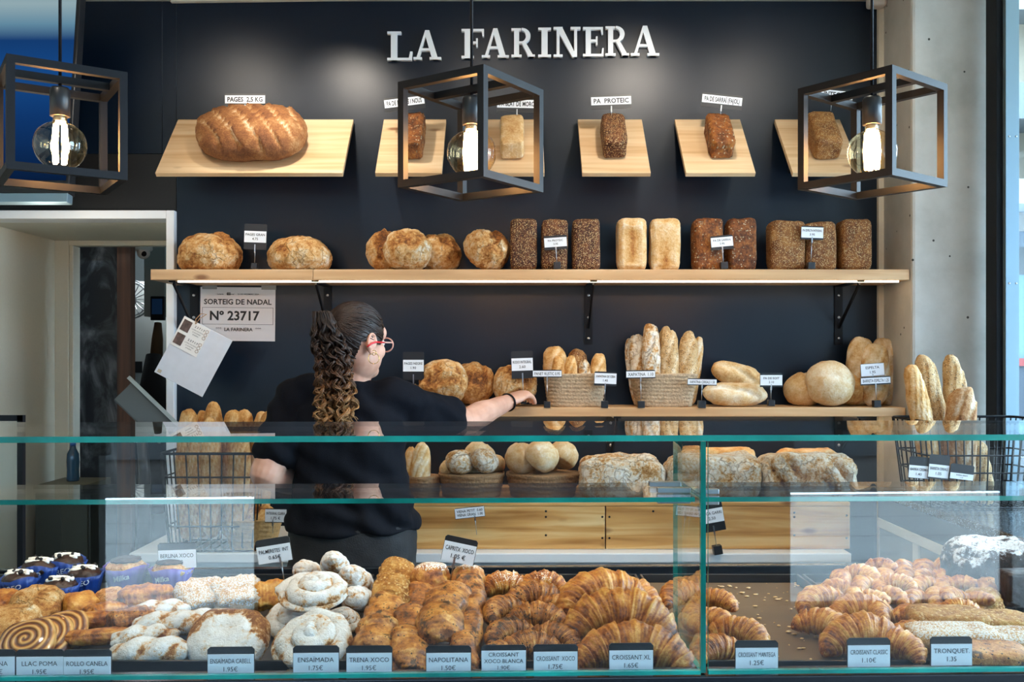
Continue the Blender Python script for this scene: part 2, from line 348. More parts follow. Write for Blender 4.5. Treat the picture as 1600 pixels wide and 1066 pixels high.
K['sugartop'] = crust('white_flake_crust', CR, s1=50, s2=190, a=.38, b_=.34, bump=.6, rough=.42, coat=.25, flakes=dict(scale=380, z=.006, thr=.46, col='#f1ebe0', k=45.0))
K['chocloaf'] = crust('chocolate_loaf', [(.0, '#150a06'), (.3, '#2a170f'), (.48, '#402a20'), (.55, '#a9a8ac'), (.68, '#dfe4ea'), (1, '#f5f8fb')], s1=45, s2=170, a=.5, b_=.5, bump=.9, rough=.75)
K['chocolate'] = plain('dark_chocolate', '#2a140b', .45, bump=.5, scale=60, var=.4)
K['cream_top'] = plain('white_icing', '#f1ece2', .55, bump=.2, scale=60)
def spiral_mat():
    m, t, b, L = newmat('cinnamon_swirl'); tc = N(t, 'TexCoord'); sp = N(t, 'SeparateXYZ'); L(tc.outputs['Object'], sp.inputs[0])
    x, y = sp.outputs[0], sp.outputs[1]; an = M_(t, L, 'ARCTAN2', y, x)
    r2 = M_(t, L, 'ADD', M_(t, L, 'MULTIPLY', x, x), M_(t, L, 'MULTIPLY', y, y)); r = M_(t, L, 'SQRT', r2)
    n = N(t, 'TexNoise', i_Scale=45.0, i_Detail=4.0); L(tc.outputs['Object'], n.inputs['Vector'])
    ph = M_(t, L, 'SUBTRACT', M_(t, L, 'MULTIPLY', r, 560.0), an); ph = M_(t, L, 'ADD', ph, M_(t, L, 'MULTIPLY', n.outputs['Fac'], 2.2))
    s = M_(t, L, 'SINE', ph); s = M_(t, L, 'MULTIPLY_ADD', s, .5); s.node.inputs[2].default_value = .5
    rp = ramp(t, [(.1, '#5a2d14'), (.38, '#8b5023'), (.65, '#b57c3e'), (.95, '#c99756')]); L(s, rp.inputs[0]); L(rp.outputs[0], b.inputs['Base Color'])
    b.inputs['Roughness'].default_value = .38; b.inputs['Coat Weight'].default_value = .3
    bp = N(t, 'Bump', i_Strength=.5, i_Distance=.006); L(s, bp.inputs['Height']); L(bp.outputs[0], b.inputs['Normal']); return m
K['swirl'] = spiral_mat()
def concrete():
    m, t, b, L = newmat('board_marked_concrete'); tc = N(t, 'TexCoord')
    n = N(t, 'TexNoise', i_Scale=3.2, i_Detail=8.0, i_Roughness=.62); L(tc.outputs['Object'], n.inputs['Vector'])
    rp = ramp(t, [(.3, '#a9a79f'), (.5, '#bdbbb4'), (.7, '#cbc9c3')]); L(n.outputs['Fac'], rp.inputs[0])
    vo = N(t, 'TexVoronoi', i_Scale=16.0); L(tc.outputs['Object'], vo.inputs['Vector']); sp = N(t, 'SeparateColor'); L(vo.outputs['Color'], sp.inputs[0])
    pit = M_(t, L, 'MULTIPLY', M_(t, L, 'LESS_THAN', vo.outputs['Distance'], .075), M_(t, L, 'LESS_THAN', sp.outputs[0], .45))
    mx = N(t, 'MixRGB'); mx.inputs[2].default_value = lin('#3a3833'); L(pit, mx.inputs[0]); L(rp.outputs[0], mx.inputs[1]); L(mx.outputs[0], b.inputs['Base Color'])
    b.inputs['Roughness'].default_value = .75
    bp = N(t, 'Bump', i_Strength=.25, i_Distance=.01); L(n.outputs['Fac'], bp.inputs['Height']); L(bp.outputs[0], b.inputs['Normal']); return m
K['concrete'] = concrete()
# ------------------------------------------------------------------ the setting
def bx(mb, x0, x1, y0, y1, z0, z1, mi=0): return mb.box(((x0+x1)/2, (y0+y1)/2, (z0+z1)/2), (x1-x0, y1-y0, z1-z0), mi)
WD = 3.9
m = MB(); bx(m, -1.362, 1.503, WD, WD+.1, 0, 2.9); bx(m, -1.42, -1.364, WD, WD+.1, 2.282, 2.9); bx(m, -3.3, -1.4225, WD, WD+.1, 2.282, 2.9)
bx(m, -3.3, -1.365, WD+.002, WD+.1, 2.047, 2.28, 1); struct(m, 'wall_back', [K['wall'], K['wall2']])
m = MB(); bx(m, -4.2, 3.3, -2.7, 7.3, -.1, 0); struct(m, 'floor', K['floor'])
m = MB(); bx(m, -3.3, 3.3, -2.7, WD+.1, 2.905, 3.0); struct(m, 'ceiling', K['ceil'])
m = MB(); m.box((0, 0, 0), (2.9, .02, .05)); o = m.build('trim_1', K['ceil'], M=TR((.07, 3.885, 2.934), 0, -.75)); o['kind'] = 'structure'
m = MB(); bx(m, -3.3, -3.2, -2.7, WD, 0, 2.9); struct(m, 'wall_left', K['cream'])
m = MB(); bx(m, 3.2, 3.3, -2.7, -2.0, 0, 2.9); bx(m, 3.2, 3.3, 3.0, 3.6, 0, 2.9); bx(m, 3.2, 3.3, -2, 3, 0, .35); bx(m, 3.2, 3.3, -2, 3, 2.75, 2.9); struct(m, 'wall_right', K['white'])
m = MB()
for a, b in ((-3.2, -2.1), (-1.24, 1.86), (3.18, 3.2)): bx(m, a, b, -2.7, -2.6, 0, 1.0)
bx(m, -3.2, 3.2, -2.7, -2.6, 2.8, 2.9)
for x in (-3.15, -2.1, -1.24, .3, 1.86, 3.15): bx(m, x-.03, x+.03, -2.7, -2.62, .9, 2.85)
struct(m, 'wall_front', K['wall2'])
m = MB(); bx(m, 1.503, 1.812, 3.607, 4.0, 0, 2.9); struct(m, 'pillar', K['concrete'], .012)
m = MB(); bx(m, 1.482, 1.503, 3.88, 3.9, 0, 2.9); struct(m, 'trim_2', K['cream'])
# passage through to the kitchen
m = MB(); bx(m, -1.395, -1.362, 3.87, 3.99, 0, 2.047); bx(m, -3.2, -1.3945, 3.87, 3.99, 2.013, 2.047)
bx(m, -2.30, -2.19, 3.99, 4.6, 0, 2.03, 1); bx(m, -2.19, -1.36, 3.9905, 4.6, 2.013, 2.06, 1); bx(m, -1.39, -1.30, 3.9905, 4.6, 0, 2.013, 1)
bx(m, -2.30, -2.125, 4.60, 4.66, 0, 2.06, 1); bx(m, -2.125, -1.36, 4.60, 4.66, 1.99, 2.06, 1); bx(m, -2.124, -2.105, 4.605, 4.68, 0, 1.99, 1)
bx(m, -3.2, -2.19, 3.895, 3.985, 0, 2.012, 1)
struct(m, 'door_1', [K['whitegloss'], K['cream']], .003)
m = MB(); bx(m, -4.2, -1.0, 7.0, 7.1, 0, 2.6); bx(m, -4.3, -4.2, 4.7, 7.1, 0, 2.6); bx(m, -1.0, -.9, 4.7, 7.1, 0, 2.6); bx(m, -4.2, -1, 4.7, 7.1, 2.6, 2.7)
bx(m, -4.2, -2.31, 4.66, 4.7, 0, 2.6); bx(m, -1.29, -1.0, 4.66, 4.7, 0, 2.6); bx(m, -2.31, -1.29, 4.665, 4.7, 2.07, 2.6)
struct(m, 'wall_kitchen', plain('kitchen_wall', '#7f888a', .6))
# side window, shopfront frame and the street outside
m = MB(); bx(m, 1.757, 1.779, 3.48, 3.56, 0, 2.9, 1); bx(m, 1.78, 1.828, 3.46, 3.56, 0, 2.9); bx(m, 1.83, 3.2, 3.47, 3.54, 0, .12); bx(m, 1.83, 3.2, 3.47, 3.54, 2.86, 2.9)
for z in (.7, 1.0, 1.72, 2.25):
    for x in (1.792, 1.817): m.ball((x, 3.459, z), (.004, .002, .004), 8, 6, 2)
fr_ = struct(m, 'window_1', [K['alu'], K['black'], K['steel']], .003)
m = MB(); bx(m, 1.829, 3.19, 3.50, 3.506, .12, 2.86); g = m.build('pane', K['glass'], fr_)
PAVE = plain('street_paving', '#aaa8a4', .7, bump=.2, scale=3, var=.12)
m = MB(); bx(m, -16, 18, -7.25, -2.7, -.12, -.02); bx(m, 3.3, 18, -2.7, 16, -.12, -.02); bx(m, 1.9, 3.3, 3.6, 16, -.12, -.02)
for k in range(5): bx(m, -16, 18, -2.95-.95*k, -2.93-.95*k, -.02, -.018, 1)
struct(m, 'pavement', [PAVE, plain('paving_joint', '#7b7874', .8)])
m = MB(); bx(m, -16, 18, -7.6, -7.2, 3.1, 8); bx(m, -16, 18, -7.6, -7.25, 0, 3.1, 2)
for k in range(9): bx(m, -15+3.6*k, -13+3.6*k, -7.27, -7.2, .4, 2.7, 1); bx(m, -15+3.6*k, -13.6+3.6*k, -7.22, -7.1, 4.0, 6.0, 1)
struct(m, 'wall_facade_opposite', [plain('blue_grey_facade', '#7b8ea3', .8), plain('dark_shop_window', '#15191e', .3), plain('dark_stone_base', '#3b3735', .8)])
FD = 9.0
m = MB()
def band(y0, y1, dy, mi): 
    a = at(0, y0, FD).z; b_ = at(0, y1, FD).z; bx(m, 3.9, 9, FD-dy, FD+.3, b_, a, mi)
band(-60, 335, 0, 0); band(335, 362, .12, 0); band(362, 430, .02, 1); band(430, 560, .03, 2); band(560, 572, .08, 3); band(572, 860, .05, 4)
band(20, 38, .5, 5); band(155, 208, .55, 5); band(298, 334, .6, 6)
for k in range(26):
    x = 4.4+k*.075; m.bar((x, FD-.5, at(0, 208, FD).z), (x, FD-.5, at(0, 298, FD).z), .018, None, 7)
struct(m, 'wall_facade_beside', [plain('beige_facade', '#6e6454', .8), plain('grey_band', '#33383b', .6), plain('pale_blue_window', '#4f646c', .25), plain('red_awning_edge', '#6b1613', .6), plain('dark_blue_base', '#18212d', .5), plain('grey_balcony', '#40474d', .6), plain('pale_sign_board', '#707375', .6), K['black']])

# ------------------------------------------------------------------ display case
def pane(mb, x0, x1, y0, y1, z0, z1, ax):        # a sheet of glass; the four narrow sides are green
    n = len(mb.f); bx(mb, x0, x1, y0, y1, z0, z1)
    big = {0: (0, 1), 1: (2, 3), 2: (3, 4, 5)}[ax]
    for k in range(6): mb.mi[n+k] = 0 if k in big else 1
GM = [K['glass'], K['glassedge']]
dc = thing('display_case', 'long black pastry counter with green edged glass panes in front of the worker', 'display case', mat=Matrix.Translation((0, 1.46, 0)) @ Matrix.Rotation(R(1.6), 4, 'Z'))
m = MB(); bx(m, -1.95, 1.95, -.004, .86, 0, .93); bx(m, -1.95, 1.95, -.004, .045, .93, .964); bx(m, -1.95, 1.95, .835, .86, .93, .95)
m.build('base_cabinet', plain('counter_black', (.008, .01, .014, 1), .22, spec=.6), dc, bevel=.002)
m = MB(); pane(m, -1.95, .2885, 0, .006, .966, 1.323, 1); bx(m, -1.95, .2885, -.0015, .0075, .9665, .9725, 1); m.build('front_pane', GM, dc)
m = MB(); pane(m, .3005, 1.95, 0, .006, .966, 1.323, 1); bx(m, .3005, 1.95, -.0015, .0075, .9665, .9725, 1); m.build('front_pane', GM, dc)
m = MB(); pane(m, -1.95, 1.95, -.002, .33, 1.3235, 1.3325, 2); m.build('top_pane', GM, dc)
m = MB(); pane(m, -1.95, .286, .028, .205, 1.226, 1.2335, 2); m.build('glass_shelf', GM, dc)
m = MB(); pane(m, .303, 1.95, .028, .205, 1.226, 1.2335, 2); m.build('glass_shelf', GM, dc)
m = MB(); pane(m, .2905, .2985, .008, .225, .966, 1.322, 0); m.build('divider_pane', GM, dc)
for (x0, x1, y) in ((.235, .288, .075), (.235, .288, .15), (.301, .33, .06)):
    m = MB(); bx(m, x0, x1, y-.008, y+.008, 1.2345, 1.2425); bx(m, x0, x1, y-.008, y+.008, 1.2175, 1.2255); m.build('clip', K['steel'], dc, bevel=.001)
# trays: their floors lie at TZ, edges run away from the viewer
TZ = .94
for (x0, x1, lb) in ((-1.62, -.99, 'black baking tray at the left end under the swirl buns'), (-.985, -.315, 'black baking tray under the sugar powdered spirals'),
                     (-.308, .085, 'black baking tray under the chocolate rolls and chocolate croissants'), (.092, .284, 'narrow black baking tray under the extra large croissants'),
                     (.291, .655, 'half empty black baking tray with crumbs under the butter croissants'), (.662, 1.04, 'black baking tray under the classic croissants and the mini croissant heap'), (1.047, 1.62, 'black baking tray at the right end under the nut slabs')):
    t = thing('baking_tray', lb, 'tray', 'black baking trays in the display case', ((x0+x1)/2, 1.88, TZ))
    w2, d2 = (x1-x0)/2, .315
    m = MB(); bx(m, -w2, w2, -d2, d2, -.006, -.002); m.build('tray_base', K['tray'], t)
    m = MB()
    for (a, b, c, d) in ((-w2, w2, -d2, -d2+.006), (-w2, w2, d2-.006, d2), (-w2, -w2+.006, -d2, d2), (w2-.006, w2, -d2, d2)): bx(m, a, b, c, d, -.003, .017)
    m.build('rim', K['tray'], t, bevel=.0015)
    if x0 > .25 and x0 < .7 or x0 > 1: 
        m = MB(); bx(m, -w2+.012, w2-.012, -d2+.012, d2-.012, -.0018, -.0005); m.build('baking_paper', plain('brown_baking_paper', '#5f4c38', .45, var=.2, scale=8), t)
rnd = random.Random(5)
m = MB()
for k in range(95):
    x = rnd.uniform(.42, .645); y = rnd.uniform(1.6, 2.17); s = rnd.uniform(.001, .0042)
    m.ball((x, y, TZ+.001+s*.3), (s*rnd.uniform(.8, 2), s, s*.5), 6, 4)
single(m, 'crumbs', K['pale'], 'pale pastry crumbs scattered over the half empty tray', 'crumbs')['kind'] = 'stuff'

# ------------------------------------------------------------------ white cabinet, wooden bench, right hand granite counter
t = thing('back_cabinet', 'long white low cabinet under the pine bread bench', 'cabinet', loc=(0, 3.6, 0))
m = MB(); bx(m, -1.33, 1.178, -.27, .28, .739, .773); m.build('worktop', K['whitegloss'], t, bevel=.004)
m = MB(); bx(m, -1.30, 1.165, -.25, .28, 0, .7385); m.build('body', K['white'], t, bevel=.002)
for k in range(5):
    x0 = -1.29+.49*k; m = MB(); bx(m, x0, x0+.484, -.262, -.2505, .09, .69); m.build('door', K['white'], t, bevel=.002)
t = thing('bread_bench', 'stepped pine bench board behind the worker carrying baskets and floured loaves', 'bench', loc=(.3, 3.6, .773))
m = MB(); bx(m, -.9, .029, -.2, -.175, .001, .152); m.build('front_board', K['benchwood'], t, bevel=.002)
m = MB(); bx(m, .033, .897, -.2, -.175, .001, .152); m.build('front_board', K['benchwood'], t, bevel=.002)
m = MB(); bx(m, -.9, .897, -.201, .27, .153, .168); m.build('top_board', K['benchwood'], t, bevel=.002)
m = MB(); bx(m, .872, .897, -.174, .27, .001, .152); m.build('side_board', K['benchwood'], t, bevel=.002)
for (x, z) in ((.02, .115), (.02, .04), (.045, .115), (.045, .04), (.2, .135), (-.18, .115), (-.18, .05), (-.18, .135), (.70, .13), (.70, .05), (.885, .12), (.885, .04), (.70, .115)):
    m = MB(); m.ball((x, -.2, z), (.004, .0015, .004), 10, 6); m.build('screw', K['black'], t)
GRAN = crust('speckled_granite', [(0, '#15171a'), (.5, '#26292c'), (.8, '#3a3e42'), (1, '#6d7276')], s1=60, s2=180, seeds=dict(scale=220, size=.35, keep=.3, c0='#7d8184', c1='#c4c8cb', h=0), bump=.02, rough=.2)
t = thing('granite_counter', 'side counter with speckled dark granite top beside the concrete pillar', 'counter', loc=(1.34, 2.9, 0))
m = MB(); bx(m, 0, .9, -.49, .64, .945, .976); m.build('granite_top', GRAN, t, bevel=.003)
m = MB(); bx(m, .006, .9, -.48, .63, .865, .944); m.build('dark_rail', K['blackplastic'], t)
m = MB(); bx(m, .004, .9, -.48, .63, .83, .8645); m.build('cream_rail', K['cream'], t, bevel=.002)
m = MB(); bx(m, .012, .9, -.48, .63, 0, .8295); m.build('body', plain('grey_counter_panel', '#9a9a94', .5), t)
for y in (-.25, .3):
    m = MB(); bx(m, .004, .0115, y-.022, y+.022, 0, .829); m.build('post', K['cream'], t)

# ------------------------------------------------------------------ wall shelves
UZ, LZ = 1.7855, 1.262
def bracket(x, parent, z, h=.24, dp=.235):
    b = MB(); bx(b, x-.016, x+.016, 3.892, 3.8985, z-h, z-.001); bx(b, x-.014, x+.014, 3.645, 3.89, z-.006, z-.0005)
    b.bar((x, 3.66, z-.01), (x, 3.89, z-.17), .007, .012)
    o = b.build('bracket', K['black'], parent)
    for zz in (.04, .13, .215):
        s = MB(); s.ball((x, 3.891, z-zz), (.006, .003, .006), 10, 6); s.build('screw', K['steel'], o)
t = thing('wall_shelf', 'long upper pine wall shelf with black brackets and glowing strip underneath', 'shelf')
m = MB(); bx(m, -1.363, -.7515, 3.62, 3.898, UZ-.04, UZ); m.build('board', K['shelfwood'], t, bevel=.002)
m = MB(); bx(m, -.750, 1.499, 3.62, 3.898, UZ-.04, UZ); m.build('board', K['shelfwood'], t, bevel=.002)
m = MB(); bx(m, -1.27, 1.47, 3.648, 3.66, UZ-.0465, UZ-.0405); m.build('light_strip', K['led'], t)
for x in (-1.29, -.748, .31, 1.325): bracket(x, t, UZ-.04)
t = thing('wall_shelf', 'lower pine wall shelf behind the worker holding round loaves and rope baskets', 'shelf')
m = MB(); bx(m, -.83, 1.499, 3.655, 3.898, LZ-.034, LZ); m.build('board', K['shelfwood'], t, bevel=.002)
m = MB(); bx(m, -.75, 1.46, 3.80, 3.815, LZ-.0385, LZ-.0345); m.build('light_strip', K['led2'], t)
for x in (-.75, .4, 1.325): bracket(x, t, LZ-.034, .2)

# ------------------------------------------------------------------ shop sign letters (slab serif)
LW = {}
def letter(ch):
    st, th, se = .205, .085, .085        # stem width, thin stroke, serif height (unit cap height)
    P = []
    def rect(x0, x1, z0, z1): P.append([(x0, z0), (x1, z0), (x1, z1), (x0, z1)])
    def ring(cx, cz, ro, ri, a0, a1, sx=1, n=14, stx=1):
        for i in range(n):
            a, b = R(a0+(a1-a0)*i/n), R(a0+(a1-a0)*(i+1)/n)
            P.append([(cx+ri[0]*math.cos(a), cz+ri[1]*math.sin(a)), (cx+ro[0]*math.cos(a), cz+ro[1]*math.sin(a)), (cx+ro[0]*math.cos(b), cz+ro[1]*math.sin(b)), (cx+ri[0]*math.cos(b), cz+ri[1]*math.sin(b))])
    if ch == 'L':
        rect(.12, .12+st, 0, 1); rect(0, .46, 1-se, 1); rect(0, .82, 0, se); P.append([(.72, se), (.82, se), (.84, .30), (.76, .30)]); w_ = .85
    elif ch == 'A':
        P.append([(.06, 0), (.17, 0), (.46, .93), (.40, 1)]); P.append([(.40, 1), (.55, 1), (.88, 0), (.66, 0), (.39, .86)]); rect(.2, .74, .30, .30+th)
        rect(-.03, .28, 0, se); rect(.56, .98, 0, se); w_ = 1.0
    elif ch == 'I':
        rect(.11, .11+st, 0, 1); rect(0, .43, 0, se); rect(0, .43, 1-se, 1); w_ = .43
    elif ch == 'N':
        rect(.11, .11+th+.015, 0, 1); rect(.73, .83, 0, 1); P.append([(.08, 1), (.30, 1), (.83, 0), (.66, 0)]); rect(0, .32, 1-se, 1); rect(0, .32, 0, se); rect(.60, .95, 1-se, 1); w_ = .95
    elif ch in 'FE':
        rect(.11, .11+st, 0, 1); rect(0, .8, 1-se, 1); P.append([(.72, 1-se), (.8, 1-se), (.8, .74), (.75, .74)]); rect(.3, .56, .49, .49+se); rect(.52, .58, .38, .68)
        if ch == 'E': rect(0, .82, 0, se); P.append([(.74, se), (.82, se), (.83, .28), (.77, .28)])
        else: rect(0, .44, 0, se)
        w_ = .82
    elif ch == 'R':
        rect(.11, .11+st, 0, 1); rect(0, .42, 0, se); rect(0, .4, 1-se, 1); rect(.3, .42, .46, .46+th)
        ring(.42, .73, (.36, .27), (.17, .185), -90, 90); P.append([(.40, .5), (.58, .5), (.92, 0), (.70, 0)]); rect(.66, .96, 0, se*.9); w_ = .99
    return P, w_
nth = {}
ORD = dict(L='white raised slab serif letter L at the start of the wall sign', F='white raised letter F behind the middle lamp cord', I='white raised narrow letter I in the wall sign', N='white raised letter N in the wall sign, between I and E',
           E='white raised letter E in the wall sign, right of N', A1='white raised letter A of the short word, directly after L', A2='white raised letter A directly after F', A3='white raised letter A ending the wall sign, far right',
           R1='white raised letter R directly before the narrow I', R2='white raised letter R between E and the last A')
for (ch, x0, x1, y0, y1) in (('L', 605, 645, 49, 94), ('A', 647, 690, 47, 93), ('F', 721, 757, 45, 91), ('A', 754, 796, 44, 90), ('R', 799, 837, 44, 89), ('I', 841, 861, 43, 89), ('N', 865, 907, 42, 89), ('E', 911, 943, 42, 88), ('R', 946, 984, 41, 87), ('A', 987, 1031, 40, 87)):
    nth[ch] = nth.get(ch, 0)+1; P, w_ = letter(ch); a, b_ = at(x0, y1, 3.88), at(x1, y0, 3.88)
    m = MB(); kx, kz = (b_.x-a.x)/w_, (b_.z-a.z)
    for i_, p in enumerate(P): m.prism([(x*kx, z*kz) for x, z in p], -.00025*i_, .018)
    lb = ORD.get(ch) or ORD[ch+str(nth[ch])]
    single(m, 'sign_letter', K['sign'], lb, 'letter', 'raised letters of the wall sign', Matrix.Translation((a.x, 3.8805, a.z)))

# ------------------------------------------------------------------ price tags
def tag(px, py, d, w_px, h_px, lines, label, group, yaw=0, roll=0, stem=0, stand=None, split=(0, 1), name='price_tag', dark='blackplastic', bold=.012, pitch=0, ptop=False, caps=None, stem_x=0):
    """card centred at a pixel; split = lower and upper height of the white paper on the dark card; stem = wire length below the card centre"""
    c = at(px, py, d); k = d/F; w_, h_ = w_px*k, h_px*k
    t = thing(name, label, 'price tag', group, mat=TR(c, pitch, roll, yaw))
    m = MB(); e = min(.004, h_*.15); 
    m.prism([(-w_/2, -h_/2), (w_/2, -h_/2), (w_/2, h_/2-e), (w_/2-e, h_/2), (-w_/2+e, h_/2), (-w_/2, h_/2-e)], -.0008, .0014); m.build('card', K[dark], t)
    z0, z1 = -h_/2+h_*split[0], -h_/2+h_*split[1]; e2 = w_*.012
    m = MB(); bx(m, -w_/2+e2, w_/2-e2, -.0022, -.0009, z0+.0004, z1-.0004); m.build('paper', K['paper'], t)
    m = MB(); n = len(lines); ph = z1-z0
    for i, s in enumerate(lines):
        f = (caps[i] if caps else (.56 if n == 1 else (.21 if n == 2 else .17)))
        zc = z1-ph*((i+.5)/n if n == 1 else (.17, .44, .72)[i]) if n != 2 else z1-ph*(.31, .68)[i]
        put_text(m, s, 0, zc, ph*f, -.0026, w_*.86, bold)
    m.build('lettering', K['ink'], t)
    if stem:
        m = MB(); m.tube([(stem_x, .003, -h_*.1), (stem_x, .003, -stem)], .0011 if not stand else .0013, 6); bx(m, stem_x-.0022, stem_x+.0022, -.0026, .004, -h_/2-.012, -h_*.3)
        m.build('wire_stem', K['steel'], t)
    if stand:
        m = MB(); bx(m, stem_x-stand/2, stem_x+stand/2, .003-stand/2, .003+stand/2, -stem-stand*.5, -stem+stand*.5); m.build('foot', K['blackplastic'], t, bevel=.001)
    return t
# ------------------------------------------------------------------ bread shapes (all are one continuous mesh, long axis X, base near z = -lz)
def sgp(c, e): return math.copysign(abs(c)**e, c)
def loaf(lx, ly, lz, e1=1.0, e2=1.0, amp=.06, fq=1.0, seed=0, flat=.75, nu=40, nv=36, fn=None, base=.5, rough_=.0):
    """half sizes; e < 1 gets boxier. fn(p unit, q) -> (radial factor delta, tone)"""
    m = MB(); vs, fs, tn = [], [], []; s = Vector((seed*3.17, seed*1.31, -seed*2.3)); mean = (lx+ly+lz)/3
    for i in range(nv+1):
        th = PI*i/nv
        for k in range(nu):
            a = 2*PI*k/nu
            x = sgp(math.cos(th), e1); r = sgp(math.sin(th), e1) if i not in (0, nv) else 0.0
            p = Vector((x, r*sgp(math.cos(a), e2), r*sgp(math.sin(a), e2)))
            q = Vector((p.x*lx, p.y*ly, p.z*lz)); w_ = q/mean
            n = fr(w_*1.3*fq+s, 4)
            dl, to = fn(p, w_+s) if fn else (0, base)
            f = 1+amp*n*1.6+dl
            if rough_: f += rough_*fr(w_*6*fq+s, 3)
            q = Vector((q.x*(1+amp*n*1.6+dl*.25) if abs(p.x) < 1 else q.x, q.y*f, q.z*f))
            if q.z < -flat*lz: q.z = -flat*lz+(q.z+flat*lz)*.12
            vs.append(q); tn.append(to)
    for i in range(nv):
        for k in range(nu):
            k2 = (k+1) % nu
            fs.append((i*nu+k, i*nu+k2, (i+1)*nu+k2, (i+1)*nu+k))
    m.add(vs, fs, True, 0, tn); m.base = -flat*lz; return m
def boule(r, h, seed, tone=.62):
    def fn(p, w_):
        c = p.x*.8*math.cos(seed)+p.y*.8*math.sin(seed)+.55*fr(w_*1.1, 3)
        band = math.exp(-(c/.2)**2)*max(0, p.z+.25); lip = math.exp(-((c-.3)/.1)**2)*max(0, p.z+.1)
        rg = 1-abs(fr(w_*2.2, 3)); cr = max(0, rg-.8)*5
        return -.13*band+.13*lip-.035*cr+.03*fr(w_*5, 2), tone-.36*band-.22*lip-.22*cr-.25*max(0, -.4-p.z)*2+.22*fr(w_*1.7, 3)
    return loaf(r, r*.96, h, .92, .92, .055, 1.0, seed, .62, 56, 48, fn)
def bun(r, h, seed, tone=.55):
    def fn(p, w_):
        c = p.x*math.cos(seed)+p.y*math.sin(seed)+.25*fr(w_*.8, 2); g = math.exp(-(c/.07)**2)*max(0, p.z+.1); l = math.exp(-((c-.2)/.12)**2)*max(0, p.z)
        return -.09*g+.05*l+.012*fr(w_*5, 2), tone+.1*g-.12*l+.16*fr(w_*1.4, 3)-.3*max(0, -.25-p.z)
    return loaf(r, r*.95, h, .95, .95, .035, 1.0, seed, .62, 44, 36, fn)
def bloomer(lx, ly, lz, seed, n=5, ang=.55, tone=.5, depth=.12, wd=.16, e1=.8, amp=.04, e2=.95, cut=.28):
    def fn(p, w_):
        u = p.x*n*.5+p.y*n*.5*ang; f = u-math.floor(u)-.5+.06*fr(w_*2, 2)
        up = max(0, min(1, (p.z-.05)*2.2)); gate = up*max(0, 1-abs(p.x)**6)
        g = math.exp(-(f/wd)**2)*gate; lip = math.exp(-((f-wd*1.8)/(wd*.6))**2)*gate
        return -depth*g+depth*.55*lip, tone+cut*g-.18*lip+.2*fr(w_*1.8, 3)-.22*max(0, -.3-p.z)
    return loaf(lx, ly, lz, e1, e2, amp, 1.0, seed, .7, 44, 84, fn)
def tin(lx, ly, lz, seed, tone=.5, split=0.0, rough_=.02, pale=0, dome=.1):
    def fn(p, w_):
        d = 0; t = tone
        if split and p.z > .3:
            c = p.y+.55*fr(w_*1.4, 3); g = math.exp(-(c/.16)**2)*(1-abs(p.x)**4); d -= split*g; t -= pale*g*.8
            l = math.exp(-((abs(c)-.36)/.12)**2)*(1-abs(p.x)**4); d += split*.7*l; t += pale*.5*l
        if p.z > .2: d += dome*(1-p.y*p.y)*(1-p.x*p.x*.6)
        return d, t+.14*fr(w_*1.8, 3)-(.12 if p.z > .8 and pale else 0)
    return loaf(lx, ly, lz, .26, .32, .03, 1.2, seed, .97, 44, 40, fn, rough_=rough_)
def flatloaf(lx, ly, lz, seed, cuts=0, tone=.62):
    def fn(p, w_):
        wv = .14*fr(Vector((w_.x*.8, w_.y*.8, w_.z*1.6)), 3)+.045*abs(fr(w_*3.0, 3)); g = 0
        if cuts:
            u = (p.x*.5+.5)*cuts+p.z*.55; f = u-math.floor(u)-.5
            g = math.exp(-(f/.15)**2)*(1 if p.y < .2 else .2)*max(0, 1-abs(p.z)**4)*max(0, 1-abs(p.x)**8)
        return wv-.34*g, tone-.42*g+.28*fr(w_*2.0, 4)
    return loaf(lx, ly, lz, .42, .55, .05, 1.0, seed, .93, 52, 100 if cuts else 60, fn)
def croissant(L, seed, rm=.21, A=1.05, segs=4, nu=22, nt=150, ext=1.0, tone=.5):
    """crescent about L wide lying in XY, tips towards -Y"""
    rn = random.Random(seed); m = MB(); vs, fs, tn = [], [], []
    Rr = (L/2)/math.sin(A); rmx = rm*L; s = Vector((seed*1.7, seed*.9, 0)); ph = rn.uniform(0, .4)
    for i in range(nt+1):
        t = -1+2*i/nt; a = t*A
        c = Vector((Rr*math.sin(a), (Rr*math.cos(a)-Rr)*ext, 0))
        env = max(.0, 1-abs(t)**2.3); u = abs(t)*segs+ph; k = u-math.floor(u)
        r0 = rmx*(.17+.83*env**.8)*(1+.19*(.5-k))*(1 if abs(t) < .995 else .45)
        if i in (0, nt): r0 *= .1
        Tn = Vector((math.cos(a), -math.sin(a)*ext, 0)).normalized(); Bn = Vector((Tn.y*-1, Tn.x, 0))
        for j in range(nu):
            b = 2*PI*j/nu; sk = .1*math.sin(b)*rmx
            w_ = Vector((t*3, math.cos(b), math.sin(b)))+s
            rr = r0*(1+.08*fr(w_*1.3, 3)+.02*math.sin(t*60+3*math.cos(b))+.012*math.sin(t*130+5*fr(w_*.7, 2)))
            vs.append(c+Tn*sk+Bn*math.cos(b)*rr+Vector((0, 0, math.sin(b)*rr*.92)))
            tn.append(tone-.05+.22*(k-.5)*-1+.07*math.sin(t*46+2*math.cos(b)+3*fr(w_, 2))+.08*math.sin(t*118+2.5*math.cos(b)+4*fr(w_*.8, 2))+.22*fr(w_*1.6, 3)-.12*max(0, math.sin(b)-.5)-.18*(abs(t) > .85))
    for i in range(nt):
        for j in range(nu):
            j2 = (j+1) % nu; fs.append((i*nu+j, (i+1)*nu+j, (i+1)*nu+j2, i*nu+j2))
    m.add(vs, fs, True, 0, tn); m.base = -rmx*.8; return m
